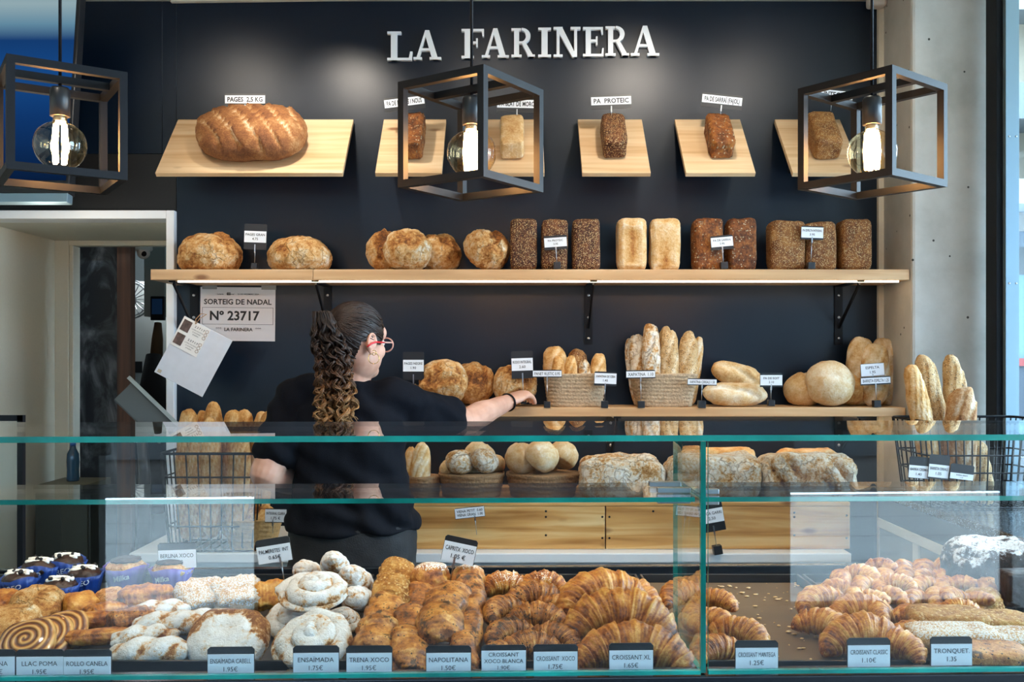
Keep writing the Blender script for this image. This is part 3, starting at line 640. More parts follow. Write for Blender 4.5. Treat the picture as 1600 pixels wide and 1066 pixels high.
def roll_pastry(lx, ly, lz, seed, tone=.5, layers=True, rough_=.0):
    """rolled puff pastry: rounded pillow, lamination along its length, tight ends"""
    def fn(p, w_):
        ridge = .06*math.sin(p.x*6+fr(w_*1.2, 2)*3)+.02*math.sin(p.x*24+3*fr(w_*.8, 2)); lam = math.sin(p.x*38+4*fr(w_, 2)) if layers else 0
        seam = -.10*math.exp(-((p.z-.15+p.y*.3)/.12)**2) if p.y < 0 else 0
        return ridge+seam+.02*lam*.3, tone+.09*lam+.24*fr(w_*1.5, 3)+seam*1.5-.15*(abs(p.x) > .9)
    return loaf(lx, ly, lz, .62, .85, .07, 1.0, seed, .85, 40, 48, fn, rough_=rough_)
def twist(lx, ly, lz, seed, tone=.5, n=2.6, dep=.2, pw=.35):
    def fn(p, w_):
        ang = math.atan2(p.z, p.y); q = math.cos(2*ang+p.x*n*PI); g = max(0, -q)
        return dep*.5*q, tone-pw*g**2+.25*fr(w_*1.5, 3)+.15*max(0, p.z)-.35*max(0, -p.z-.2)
    return loaf(lx, ly, lz, .85, .95, .06, 1.0, seed, .8, 44, 56, fn)
def coil(Rr, seed, turns=2.3, tube=.23, tone=.58, dome=.35, under=.4):
    """flattened spiral bun"""
    m = MB(); n = 130; pts, rs, tn = [], [], []; rt = tube*Rr
    for i in range(n+1):
        t = i/n; a = turns*2*PI*t+seed; r = (Rr-rt)*(t**.85); z = rt*.9+dome*Rr*(1-t)**1.2
        pts.append(Vector((r*math.cos(a), r*math.sin(a)*.97, z*.82))); rs.append((rt*(1.0+.06*math.sin(i*.7+seed)), rt*1.02))
    nu = 18; vs, fs = [], []; s = Vector((seed, seed*2, 0))
    for i, p in enumerate(pts):
        T = (pts[min(i+1, n)]-pts[max(i-1, 0)]).normalized(); B = Vector((0, 0, 1)); A_ = T.cross(B).normalized()
        sc_ = min(1, (i+.4)/8) if i < n-6 else (n-i+.3)/6.3
        for k in range(nu):
            b = 2*PI*k/nu; w_ = (p/Rr*3+A_*math.cos(b)+B*math.sin(b))+s; f = sc_*(1+.16*fr(w_, 3)+.05*math.sin(8*b+3*fr(w_*.6, 2)+i*.05))
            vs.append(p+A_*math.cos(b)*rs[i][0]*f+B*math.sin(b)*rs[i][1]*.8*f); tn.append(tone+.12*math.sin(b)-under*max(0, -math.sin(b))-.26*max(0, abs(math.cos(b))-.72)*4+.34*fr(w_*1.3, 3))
    for i in range(n):
        for k in range(nu):
            k2 = (k+1) % nu; fs.append((i*nu+k, i*nu+k2, (i+1)*nu+k2, (i+1)*nu+k))
    m.add(vs, fs, True, 0, tn); n0_ = len(m.v); m.ball((0, 0, rt*1.25+dome*Rr*.45), (rt*.75, rt*.7, rt*.75), 18, 12); m.t = m.t[:n0_]+[tone]*(len(m.v)-n0_)
    m.ball((0, 0, rt*.62), (Rr*.86, Rr*.84, rt*.6), 28, 12); m.t = [tone-.2 if i >= len(m.v)-28*13 else x for i, x in enumerate(m.t)]
    m.base = 0; return m
def disc(Rr, h, seed, mat_tone=.5, amp=.05):
    return loaf(Rr, Rr, h, .72, .72, amp, 1.0, seed, .75, 44, 30, lambda p, w_: (.05*fr(w_*2.5, 3), mat_tone+.25*fr(w_*1.8, 3)))
BR = {}
def place(mb, name, mat, label, cat, group, loc, x=0, y=0, z=0, rest=True):
    """rest: loc.z is the height of the surface the piece sits on"""
    M = rot(x, y, z); lo = min((M @ Vector(v)).z for v in mb.v) if rest else 0
    return single(mb, name, K[mat] if isinstance(mat, str) else mat, label, cat, group, Matrix.Translation(Vector(loc)-Vector((0, 0, lo-.0005 if rest else 0))) @ M)
def X(px, d): return (px-800)*d/F

# ------------------------------------------------------------------ tilted display boards on the wall and their loaves
sl = math.atan2(.265, .25)
BM = lambda x, s, h: Matrix.Translation((x, 3.88-.25*s, 2.417-.265*s)) @ Matrix(((1, 0, 0, 0), (0, math.cos(sl), -math.sin(sl), 0), (0, math.sin(sl), math.cos(sl), 0), (0, 0, 0, 1))) @ Matrix.Translation((0, 0, h))
G = 'tilted pine boards on the wall'
for (x0, x1, lb) in ((-1.35, -.641, 'widest tilted pine wall board, under the big scored country loaf'), (-.518, -.266, 'tilted pine board partly behind the middle lamp, left of its bulb'), (-.128, .123, 'tilted pine board behind the right half of the middle lamp'),
                     (.266, .525, 'tilted pine board under the dark seeded loaf, right of the middle lamp'), (.658, .922, 'tilted pine board between the dark seeded loaf and the right lamp'), (1.062, 1.325, 'tilted pine board behind the right lamp')):
    t = thing('display_board', lb, 'display board', G, mat=BM((x0+x1)/2, .5, 0)); w_ = x1-x0
    m = MB(); m.box((0, 0, -.01), (w_, .364, .018)); m.build('board', K['wood'], t, bevel=.0015)
    m = MB(); bx(m, -w_*.35, w_*.35, -.02, .0, -.12, -.02); bx(m, -w_*.35, w_*.35, -.02, .17, -.032, -.0195); m.build('bracket', K['black'], t)
single(bloomer(.215, .15, .085, 3, 5.2, .62, .40, .15, .085, .8, .045, cut=.5), 'country_loaf', K['rustic'], 'large brown scored country loaf on the widest tilted board', 'bread', None, BM(X(395, 3.72), .50, .058) @ rot(0, 0, -6))
for (px, s, k, mt, lb, d) in ((644, .5, 1.02, 'seedbrown', 'dark rough raisin and nut loaf on the tilted board left of the middle bulb', dict(lx=.105, ly=.044, lz=.043, split=.15, rough_=.09)),
                          (800, .52, 1, 'pale', 'pale yellow tin loaf on the tilted board behind the middle lamp', dict(lx=.098, ly=.046, lz=.043, split=.06, pale=.2)),
                          (960, .5, 1, 'seeddark', 'dark seeded tin loaf lying on the tilted board right of the middle lamp', dict(lx=.098, ly=.046, lz=.043, split=.1)),
                          (1126, .5, 1, 'seedbrown', 'brown buckwheat tin loaf with split top on the second tilted board from the right', dict(lx=.098, ly=.046, lz=.043, split=.12, rough_=.05)),
                          (1289, .5, 1, 'seedtan', 'sesame covered tin loaf on the tilted board behind the right lamp', dict(lx=.106, ly=.052, lz=.046, split=.1))):
    single(tin(seed=px*.01, tone=.55, **d), 'tin_loaf', K[mt], lb, 'bread', 'loaves on the tilted wall boards', BM(X(px, 3.70), s, .043) @ rot(0, 0, 90))
G = 'name tags above the tilted wall boards'
for (px, py, s, rl, lb, h) in ((383, 157, 'PAGES  2,5 KG', 0, 'name tag reading PAGES 2,5 KG above the big country loaf', .05), (632, 161, 'PA DE PANSES I NOUS', -7, 'tilted name tag reading PA DE PANSES I NOUS at the middle lamp left side', .06),
                           (808, 164, 'PA BLAT DE MORO', 1, 'name tag reading PA BLAT DE MORO behind the middle lamp', .05), (955, 159, 'PA  PROTEIC', -2, 'name tag reading PA PROTEIC above the dark seeded loaf', .06),
                           (1128, 158, 'PA DE SARRAÏ (FAJOL)', 6, 'name tag reading PA DE SARRAI (FAJOL), second from the right', .06), (1301, 149, 'PA INTEGRAL', 6, 'name tag reading PA INTEGRAL behind the right lamp', .06)):
    tag(px, py, 3.74, 64, 22, [s], lb, G, roll=rl, stem=h, split=(.28, .86), bold=.028)

# ------------------------------------------------------------------ upper shelf
G = 'round country loaves on the upper shelf'
for (px, w_, h_, d, sd, lb) in ((328, 97, 56, 3.74, 1, 'round country loaf at the left end of the upper shelf'), (469, 99, 52, 3.74, 2, 'round country loaf right of the PAGES GRAN tag on the upper shelf'),
                            (609, 74, 60, 3.80, 3, 'round loaf peeping out behind the left of the heaped trio on the upper shelf'), (686, 70, 62, 3.81, 4, 'round loaf behind the right of the heaped trio on the upper shelf'),
                            (637, 74, 64, 3.715, 5, 'round loaf at the front of the heaped trio on the upper shelf'), (761, 72, 58, 3.73, 6, 'round loaf standing alone left of the dark seeded tin loaves')):
    k = d/F; rz = 55 if px in (609, 686, 637, 761) else 0
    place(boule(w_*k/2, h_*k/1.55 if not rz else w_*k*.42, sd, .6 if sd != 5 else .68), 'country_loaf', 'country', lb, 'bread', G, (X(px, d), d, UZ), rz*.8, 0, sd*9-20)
def standing(px, py0, w_, d, mt, lb, G, sd, **kw):
    k = d/F; h_ = (421-py0)*k; m = tin(h_/2, w_*k/2, .05, sd, **kw)
    place(m, 'tin_loaf', mt, lb, 'bread', G, (X(px, d), d, UZ), 0, 90, -90)
def stand_all(rows, mt, G, **kw):
    for i, (px, y0, w_, lb) in enumerate(rows): standing(px, y0, w_, 3.72, mt, lb, G, i+px*.01, **kw)
stand_all(((818, 342, 42, 'upright dark seeded tin loaf, left one of three beside the PA PROTEIC tag'), (866, 343, 41, 'upright dark seeded tin loaf behind the PA PROTEIC tag'), (915, 342, 43, 'upright dark seeded tin loaf, right one of three, above a shelf bracket')), 'seeddark', 'upright dark seeded tin loaves', tone=.5, split=.03)
stand_all(((986, 341, 45, 'upright pale wheat tin loaf, left one of the pale pair'), (1038, 341, 45, 'upright pale wheat tin loaf, right one of the pale pair')), 'golden', 'upright pale tin loaves', tone=.76, split=.3, pale=.62)
stand_all(((1104, 341, 45, 'upright brown pumpkin seed tin loaf left of the PA DE SARRAI tag'), (1156, 341, 45, 'upright brown pumpkin seed tin loaf right of the PA DE SARRAI tag')), 'seedbrown', 'upright pumpkin seed tin loaves', tone=.45, split=.07, rough_=.035)
stand_all(((1227, 345, 54, 'upright sesame crusted tin loaf left of the ESPELTA tag'), (1278, 346, 47, 'upright sesame crusted tin loaf behind the ESPELTA tag'), (1333, 343, 47, 'upright sesame crusted tin loaf at the right end of the upper shelf')), 'seedtan', 'upright sesame tin loaves', tone=.42, split=.08)
G = 'standing price tags on the upper shelf'
tag(399, 370, 3.66, 35, 40, ['PAGES GRAN', '4.75'], 'standing acrylic price tag reading PAGES GRAN on the upper shelf', G, 0, 2, .112, .022, (.27, .72), dark='blackplastic')
tag(868, 379, 3.65, 36, 22, ['PA PROTEIC', '3.95'], 'standing price tag reading PA PROTEIC before the dark seeded loaves', G, 0, -4, .088, .026, (.18, .85))
tag(1128, 379, 3.65, 35, 22, ['PA DE SARRAI', '3.95'], 'standing price tag reading PA DE SARRAI before the pumpkin seed loaves', G, 0, -5, .088, .026, (.2, .88))
tag(1269, 364, 3.65, 35, 21, ['PA ESPELTA INTEGRAL', '3.95'], 'standing price tag reading PA ESPELTA INTEGRAL before the sesame loaves', G, 0, 2, .125, .026, (.12, .92))

# ------------------------------------------------------------------ lower shelf
G = 'round loaves on the lower shelf'
def leaning(px, w_, d, sd, mt, lb, G, lean=62, tone=.62, th=.42, ln=0):
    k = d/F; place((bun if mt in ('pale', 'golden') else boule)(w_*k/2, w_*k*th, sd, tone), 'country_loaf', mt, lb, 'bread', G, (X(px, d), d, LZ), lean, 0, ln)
leaning(693, 78, 3.74, 11, 'country', 'golden round loaf leaning at the front beside the worker shoulder', G)
leaning(738, 70, 3.80, 12, 'country', 'golden round loaf leaning behind another, right of the pair by the worker', G, tone=.55)
leaning(805, 70, 3.77, 13, 'country', 'golden round loaf behind the hand of the worker', G, tone=.58)
leaning(641, 42, 3.79, 14, 'country', 'loaf mostly hidden behind the right shoulder of the worker', G, 20)
leaning(470, 44, 3.79, 15, 'country', 'loaf peeping over the left shoulder of the worker', G, 30)
G2 = 'milk rolls at the right of the lower shelf'
leaning(1255, 58, 3.80, 16, 'pale', 'smooth golden loaf with orange base right of the DE SOIT tag', G2, 25, .48, .46)
leaning(1296, 76, 3.73, 17, 'pale', 'smooth pale round loaf leaning in front, near the pillar', G2, 70, .62, .4)
leaning(1328, 52, 3.80, 18, 'golden', 'browned loaf wedged behind the pale round one near the pillar', G2, 60, .4, .5)
G = 'oval loaves stacked on the lower shelf'
place(bloomer(.125, .062, .046, 21, 1.0, 1.6, .58, .20, .13, .85, cut=.35), 'oval_loaf', 'pale', 'flour dusted oval loaf, lower one of the stacked pair', 'bread', G, (X(1148, 3.76), 3.75, LZ), 24, 0, 3)
place(bloomer(.108, .056, .044, 22, 1.0, 1.4, .5, .20, .14, .85, cut=.35), 'oval_loaf', 'pale', 'oval loaf resting slanted on top of the stacked pair', 'bread', G, (X(1151, 3.8), 3.785, LZ+.066), 30, 15, 4)
G = 'long loaves propped by the pillar'
for (px, d, rl, h_, lb) in ((1345, 3.80, 9, 104, 'pale long loaf propped upright, left of three by the pillar'), (1366, 3.765, 0, 98, 'pale long loaf propped upright in front of its two neighbours by the pillar'), (1381, 3.83, -4, 106, 'pale long loaf propped upright closest to the pillar')):
    k = d/F; place(bloomer(h_*k/2, .058, .048, px, 2.2, .9, .55, .1, .16, .75), 'long_loaf', 'pale', lb, 'bread', G, (X(px, d), d, LZ), 0, 90+rl*.0, -90)

def rope_basket(lx, ly, h, taper, e, rows, label, loc, mt='rope', group=None, zrot=0):
    """coiled rope basket: rounded outline, bulging rows, open top"""
    m = MB(); seg = 56; prof = []
    for i in range(rows*6+1):
        t = i/(rows*6); prof.append((1-taper*(1-t)+.018*abs(math.sin(t*rows*PI)), t*h))
    def fx(p, a, i, s=1.0, dz=0): 
        r = math.hypot(p[0], p[1]); wv = 1+.006*math.sin(a*9+i)
        return (sgp(math.cos(a), e)*r*lx*s*wv, sgp(math.sin(a), e)*r*ly*s*wv, p[2]+.0015*math.sin(a*5))
    m.lathe([(0.02, .001)]+prof, seg, 0, True, fx, caps=True)
    inner = [(r*.95-.01, z) for r, z in prof[::-1] if z > .012]+[(.02, .012)]
    n0 = len(m.v); m.lathe([(prof[-1][0], h)]+inner, seg, 0, True, fx, caps=False)
    return single(m, 'rope_basket', K[mt], label, 'basket', group, Matrix.Translation(loc) @ rot(0, 0, zrot))
G = 'coiled seagrass baskets'
rope_basket(.122, .085, .128, .14, .5, 9, 'pale rope basket of small rolls on the lower shelf, left of two', (X(898, 3.765), 3.765, LZ+.0005), group=G)
rope_basket(.128, .085, .128, .18, .5, 9, 'pale rope basket of tall seeded loaves on the lower shelf, right of two', (X(1036, 3.765), 3.765, LZ+.0005), group=G)
def upright(px, py0, py1, w_, d, sd, mt, lb, G, rl=0, tilt=-8, n=3, tone=.5, th=.8, name='baguette', cat='bread', e1=.7, cut=.28):
    k = d/F; L = (py1-py0)*k/2; c = at(px, (py0+py1)/2, d)
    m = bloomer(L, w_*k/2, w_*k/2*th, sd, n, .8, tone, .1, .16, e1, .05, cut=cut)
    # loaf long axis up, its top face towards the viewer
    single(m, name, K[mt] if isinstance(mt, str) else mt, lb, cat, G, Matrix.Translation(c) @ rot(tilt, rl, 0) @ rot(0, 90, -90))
G = 'rolls in the left rope basket'
for (px, y0, w_, d, mt, rl, lb) in ((868, 541, 38, 3.79, 'golden', -4, 'broad golden roll at the left of the left rope basket'), (902, 546, 34, 3.80, 'seedtan', 0, 'brown seeded square roll at the back of the left rope basket'), (874, 558, 24, 3.73, 'golden', -3, 'small golden roll in front in the left rope basket, left'), (892, 556, 21, 3.725, 'golden', 0, 'small narrow golden roll in the centre front of the left rope basket'), (912, 562, 22, 3.735, 'flour', 3, 'dusty roll front of the seeded one in the left rope basket'), (934, 553, 26, 3.77, 'golden', 4, 'golden roll at the right edge of the left rope basket')):
    upright(px, y0, y0+75, w_, d, px, mt, lb, G, rl, -5, 2, .5, .8, 'bread_roll')
G = 'tall loaves in the right rope basket'
for (px, y0, w_, d, mt, rl, lb) in ((999, 522, 30, 3.78, 'flour', -5, 'floured ciabatta at the left edge of the right rope basket'), (1018, 506, 29, 3.735, 'flour', -1, 'tallest floured baguette in the right rope basket'), (1040, 512, 26, 3.80, 'golden', 0, 'golden loaf end at the back of the right rope basket'), (1046, 517, 30, 3.735, 'seedgrey', 0, 'seed speckled loaf at the front centre of the right rope basket'), (1074, 518, 31, 3.745, 'seedgrey', 3, 'seed speckled loaf right of its twin in the right rope basket'), (1086, 527, 18, 3.80, 'golden', 9, 'thin golden loaf slanting at the right edge of the right rope basket'), (990, 529, 20, 3.80, 'flour', -8, 'short floured loaf at the far left back of the right rope basket')):
    upright(px, y0, y0+108, w_, d, px, mt, lb, G, rl, -5, 2, .62, .8, 'baguette')
G = 'price tags on the lower shelf'
tag(646, 572, 3.70, 33, 44, ['PAGES NEGRE', '1.90'], 'standing price tag with dark ends beside the worker face, reading PAGES NEGRE', G, 0, 0, .12, .022, (.30, .72))
tag(816, 570, 3.69, 34, 43, ['RODO INTEGRAL', '2.60'], 'standing price tag reading RODO INTEGRAL above the hand of the worker', G, 0, -2, .14, .022, (.28, .74))
tag(855, 584, 3.66, 46, 12, ['PANET RUSTIC 0.95'], 'narrow price tag at the left corner of the left rope basket', G, 0, 0, .118, .024, (.12, .88), caps=[.5])
tag(946, 592, 3.66, 35, 22, ['XAPATINA DE CEBA', '1.45'], 'price tag reading XAPATINA DE CEBA right of the left rope basket', G, 0, 2, .098, .026, (.14, .9))
tag(1001, 585, 3.66, 46, 13, ['XAPATINA  1.10'], 'narrow price tag at the left corner of the right rope basket', G, 0, -1, .115, .026, (.12, .88), caps=[.5])
tag(1097, 597, 3.66, 46, 11, ['XAPATINA CEREALS 1.50'], 'narrow price tag left of the stacked oval loaves', G, 0, 1, .085, .028, (.12, .88), caps=[.5])
tag(1205, 594, 3.68, 35, 22, ['PA DE SOIT', '2.10'], 'price tag reading PA DE SOIT between oval loaves and pale rolls', G, 0, 0, .088, .024, (.12, .86))
tag(1368, 595, 3.66, 47, 13, ['BARRETA ESPELTA 1.25'], 'narrow price tag reading BARRETA ESPELTA by the pillar', G, 0, -3, .088, .026, (.15, .88), caps=[.5])
tag(1363, 578, 3.675, 37, 20, ['ESPELTA', '1.95'], 'square white price card reading ESPELTA before the propped long loaves', G, 0, -4, .03, None, (.02, .98))

# ------------------------------------------------------------------ bench breads
BZ = .9415
G = 'round seagrass baskets on the bench'
rope_basket(.064, .075, .075, .12, 1, 6, 'small round basket of two pointed loaves on the bench, beside the worker back', (X(662, 3.55), 3.55, BZ), 'darkrope', G)
rope_basket(.122, .12, .085, .14, 1, 5, 'round brown basket of small rolls on the bench, left of the wide rolls basket', (X(737, 3.56), 3.56, BZ), 'darkrope', G)
rope_basket(.135, .12, .085, .14, .9, 5, 'round brown basket of large pale rolls on the bench, left of the floured loaves', (X(848, 3.56), 3.56, BZ), 'darkrope', G)
G = 'loaves in the small bench basket'
upright(658, 690, 775, 30, 3.53, 31, 'golden', 'pale pointed loaf standing in the small bench basket, front one', G, 1, -4, 3, .7, .8, 'baguette', e1=.9)
upright(643, 697, 775, 22, 3.57, 32, 'golden', 'pointed loaf at the left in the small bench basket', G, -4, -2, 2, .6, .8, 'baguette', e1=.9)
G = 'small rolls in the brown bench basket'
for i, (px, py, w_, d, lb) in enumerate(((718, 722, 44, 3.52, 'small grey dusted roll at the front left of the brown bench basket'), (757, 720, 46, 3.52, 'small mouldy grey dusted roll at the front right of the brown bench basket'), (750, 712, 52, 3.60, 'small golden roll at the back of the brown bench basket'), (733, 732, 40, 3.58, 'small roll tucked between the others in the brown bench basket'), (770, 727, 40, 3.59, 'small roll at the right back of the brown bench basket'), (702, 732, 34, 3.57, 'small roll at the left edge of the brown bench basket'))):
    if 'mouldy' in lb: lb = 'small grey dusted roll at the front right of the brown bench basket'
    c = at(px, py, d); single(bun(w_*d/F/2, w_*d/F*.40, 40+i, .62), 'bread_roll', K['pale' if i > 1 else 'flour'], lb, 'bread', G, TR(c, 35, 0, i*50))
G = 'large rolls in the wide bench basket'
for i, (px, py, w_, d, lb) in enumerate(((815, 716, 52, 3.55, 'large pale roll at the left of the wide bench basket'), (846, 713, 56, 3.51, 'large pale roll in the middle front of the wide bench basket'), (879, 712, 50, 3.57, 'large pale roll at the right of the wide bench basket'), (850, 722, 50, 3.62, 'large pale roll at the back of the wide bench basket'))):
    c = at(px, py, d); single(bun(w_*d/F/2, w_*d/F*.44, 60+i, .62), 'bread_roll', K['pale'], lb, 'bread', G, TR(c, 40, 0, i*70))
G = 'long floured loaves on the bench'
for (px, py0, py1, w_, d, cuts, lb, x) in ((972, 722, 786, 130, 3.47, 0, 'floured long loaf at the front left of the bench heap', 4), (1113, 718, 786, 146, 3.47, 0, 'floured long loaf in the front middle of the bench heap, behind the glass divider', 3), (1261, 716, 787, 146, 3.47, 4, 'floured long loaf with deep diagonal slashes at the right of the bench', 3)):
    k = d/F; h_ = (py1-py0)*k
    place(flatloaf(w_*k/2, .075, h_/2, px*.37, cuts, .6), 'floured_loaf', 'flour', lb, 'bread', G, (X(px, d), d+.005, BZ), -x, 0, 0)
for (px, py0, w_, d, lb, mt) in ((968, 708, 124, 3.62, 'floured long loaf behind the front left one on the bench', 'flour'), (1112, 706, 140, 3.62, 'floured long loaf behind the front middle one on the bench', 'flour'), (1250, 708, 130, 3.62, 'floured long loaf behind the slashed one on the bench', 'flour'),
                             (1120, 698, 118, 3.74, 'brown crusted long loaf at the very back of the bench, middle', 'golden'), (1258, 702, 96, 3.74, 'brown crusted long loaf at the very back of the bench, right', 'golden')):
    k = d/F; zt = CZ-(py0-560)*k; h_ = zt-BZ
    place(flatloaf(w_*k/2, .062, h_/2, px*.53, 0, .6), 'floured_loaf', mt, lb, 'bread', G, (X(px, d), d, BZ), 0, 0, 0)
G = 'price tags around the bench'
tag(734, 801, 3.33, 47, 17, ['VIENA PETIT  0.60', 'VIENA GRAN  1.00'], 'tilted white price tag with two VIENA lines, before the bench board', G, 0, -6, .08, None, (.04, .96), caps=[.26, .26], stem_x=.016)
tag(1112, 808, 3.31, 38, 46, ['COCA GARRI', '2.50'], 'tilted price tag on a cube foot before the bench, at the glass divider', G, 0, -10, .115, .030, (.3, .78))
# ------------------------------------------------------------------ pendant lamps
def pendant(cx, cy, cz, yaw, label):
    t = thing('pendant_lamp', label, 'lamp', 'black cube frame pendant lamps', mat=TR((cx, cy, cz), 0, 0, yaw)); h = .111; b = .0165
    m = MB()
    for s1 in (-1, 1):
        for s2 in (-1, 1):
            m.bar((s1*h, s2*h, -h-b/2), (s1*h, s2*h, h+b/2), b); m.bar((-h+b/2, s1*h, s2*h), (h-b/2, s1*h, s2*h), b); m.bar((s1*h, -h+b/2, s2*h), (s1*h, h-b/2, s2*h), b)
    m.bar((-h+b/2, 0, h), (h-b/2, 0, h), b)
    m.build('frame', K['black'], t)
    m = MB(); m.lathe([(.004, .094), (.018, .094), (.0215, .088), (.0215, .03), (.0185, .029)], 28); m.build('socket', K['blackplastic'], t)
    m = MB(); m.tube([(0, 0, .094), (0, 0, 2.903-cz)], .0035, 8); m.build('cord', K['black'], t)
    m = MB(); pr = [(.0125, .028), (.0155, .026), (.0155, .018), (.0145, .012)]
    for i in range(18):
        a = R(72-162*i/17); pr.append((max(.0005, .0565*math.cos(a)), -.0345+.0565*math.sin(a)))
    pr[4:8] = [(.0165, .012+.006), (.019, .0135), (.0255, .0125), (.033, .009)]
    m = MB(); m.lathe(pr, 40); bo = m.build('bulb', K['bulb'], t)
    m = MB()
    for k in range(4):
        a = PI/4+PI/2*k; m.tube([(.012*math.cos(a), .012*math.sin(a), .010), (.0155*math.cos(a), .0155*math.sin(a), -.032), (.012*math.cos(a), .012*math.sin(a), -.076)], .005, 8)  # filament tubes widened, the bulb's glare is put into their shape
    m.build('filament', K['filament'], bo)
    m = MB(); m.lathe([(.0105, .034), (.0128, .033), (.0128, .02), (.006, .012)], 20); m.build('bulb_cap', K['steel'], bo)
pendant(-.0925, 2.2, 1.955, -34, 'black cube pendant lamp in the middle, before the sign letters')
pendant(.84, 2.24, 1.9655, -51.5, 'black cube pendant lamp at the right, before the concrete pillar')
pendant(-1.014, 2.154, 1.963, 33.5, 'black cube pendant lamp at the left, before the blue screen')

# ------------------------------------------------------------------ screen, detector, poster, ticket card
t = thing('menu_screen', 'large blue glowing menu screen hanging at the upper left', 'screen', mat=TR((-1.92, 3.56, 2.43), 0, 0, 0) @ rot(-7, 0, 0))
m = MB(); bx(m, -.40, .298, 0, .05, -.38, .42); m.build('housing', K['blackplastic'], t, bevel=.004)
def screen_mat():
    m, tr, b, L = newmat('blue_screen'); tc = N(tr, 'TexCoord'); sp = N(tr, 'SeparateXYZ'); L(tc.outputs['Object'], sp.inputs[0])
    rp = ramp(tr, [(0, '#0c1f3f'), (.35, '#17488c'), (.55, '#1f5fae'), (.72, '#1d4f92'), (.80, '#7fb2cf'), (.9, '#bcdbe4'), (1, '#9cc4d6')])
    z = M_(tr, L, 'ADD', M_(tr, L, 'MULTIPLY', sp.outputs[2], 1.25), .46); L(z, rp.inputs[0])
    tr.nodes.remove(b); e = N(tr, 'Emission', i_Strength=.55); L(rp.outputs[0], e.inputs[0]); L(e.outputs[0], tr.nodes['Material Output'].inputs[0]); return m
m = MB(); bx(m, -.395, .285, -.004, -.001, -.33, .41); m.build('display', screen_mat(), t)
m = MB(); bx(m, -.40, .30, -.012, .03, -.415, -.381); m.build('bottom_bezel', K['alu'], t, bevel=.003)
t = thing('smoke_detector', 'white rounded detector box at the top edge above the pillar corner', 'detector', mat=TR((1.465, 3.86, 2.905)))
m = MB(); bx(m, -.035, .035, -.03, .03, -.045, .045); m.build('housing', K['white'], t, bevel=.012)
m = MB(); m.ball((0, -.03, .005), (.02, .004, .02), 16, 8); m.build('lens', K['card'], t)
t = thing('lottery_poster', 'white paper lottery poster with number 23717 taped under the upper shelf', 'poster', mat=TR(at(371.5, 491, 3.893), 0, .6))
W_, H_ = .304, .218
m = MB(); bx(m, -W_/2, W_/2, 0, .0015, -H_/2, H_/2); m.build('sheet', plain('poster_paper', '#d9d5d6', .6), t)
m = MB(); y = -.0008
put_text(m, '- Loteria     Nacional  -  22 DE DESEMBRE 2024 -', 0, .081, .0062, y, .20, .01)
for k in range(3): bx(m, -.044+k*.005, -.041+k*.005, y, y+.0005, .076, .088)
put_text(m, 'SORTEIG DE NADAL', 0, .050, .021, y, .274, .022)
put_text(m, 'Nº 23717', -.012, -.006, .036, y, .252, .03); put_text(m, '***  LA FARINERA  ***', .003, -.062, .0135, y, .19, .02)
for (a, b_, c, d) in ((-.144, .144, .0255, .0268), (-.144, .144, -.0425, -.0412), (-.144, -.1427, -.0425, .0268), (.1427, .144, -.0425, .0268)): bx(m, a, b_, y-.0001, y+.0005, c, d)
m.build('lettering', K['ink'], t)
for x in (-.115, .125):
    m = MB(); bx(m, x-.03, x+.03, -.0012, -.0006, .100, .118); m.build('tape', plain('clear_tape', '#8d8a88', .25), t)
t = thing('hanging_ticket_card', 'tilted grey card with two lottery tickets hanging from the shelf bracket by the door', 'card', mat=TR(at(302, 557, 3.66), -3, 27.5, 0))
m = MB(); bx(m, -.104, .104, 0, .003, -.121, .121); m.build('board', K['card'], t, bevel=.001)
m = MB(); bx(m, -.102, .012, -.0016, -.0004, .002, .119); sh = m.build('ticket', plain('ticket_paper', '#e3dfda', .6), t)
m = MB()
for z in (.09, .034):
    bx(m, -.096, -.062, -.0026, -.0016, z-.022, z+.022); 
m.build('picture', plain('ticket_picture', '#5a4640', .6, var=.6, scale=60), sh)
m = MB()
for z in (.09, .034):
    put_text(m, '2 3 7 1 7', -.027, z+.014, .008, -.0022, .05, .02); put_text(m, 'LOTERIA NACIONAL', -.03, z+.001, .004, -.0022, .05, .0); put_text(m, '22 DICIEMBRE', -.03, z-.008, .004, -.0022, .045, 0); put_text(m, '20 EUROS', -.03, z-.017, .004, -.0022, .03, .01)
m.build('lettering', K['ink'], sh)
m = MB()
for z in (.09, .034):
    for k in (-.012, .002, .016):
        c = [(.003+.006*math.cos(i*PI/6), -.0022, z+k+.006*math.sin(i*PI/6)) for i in range(13)]; m.tube(c, .0008, 5, False)
m.build('stamp', plain('brown_stamp', '#8c6a4a', .6), sh)
m = MB(); bx(m, -.095, -.08, -.0008, -.0003, -.115, -.102); m.build('sticker', plain('beige_sticker', '#b0a18c', .6), t)
m = MB(); m.tube([(-.05, -.002, .112), (-.045, -.006, .14), (-.03, -.004, .165), (-.052, .002, .158), (-.058, -.004, .13), (-.05, -.002, .112)], .0016, 6); m.build('string', plain('twine', '#b48c66', .8), t)

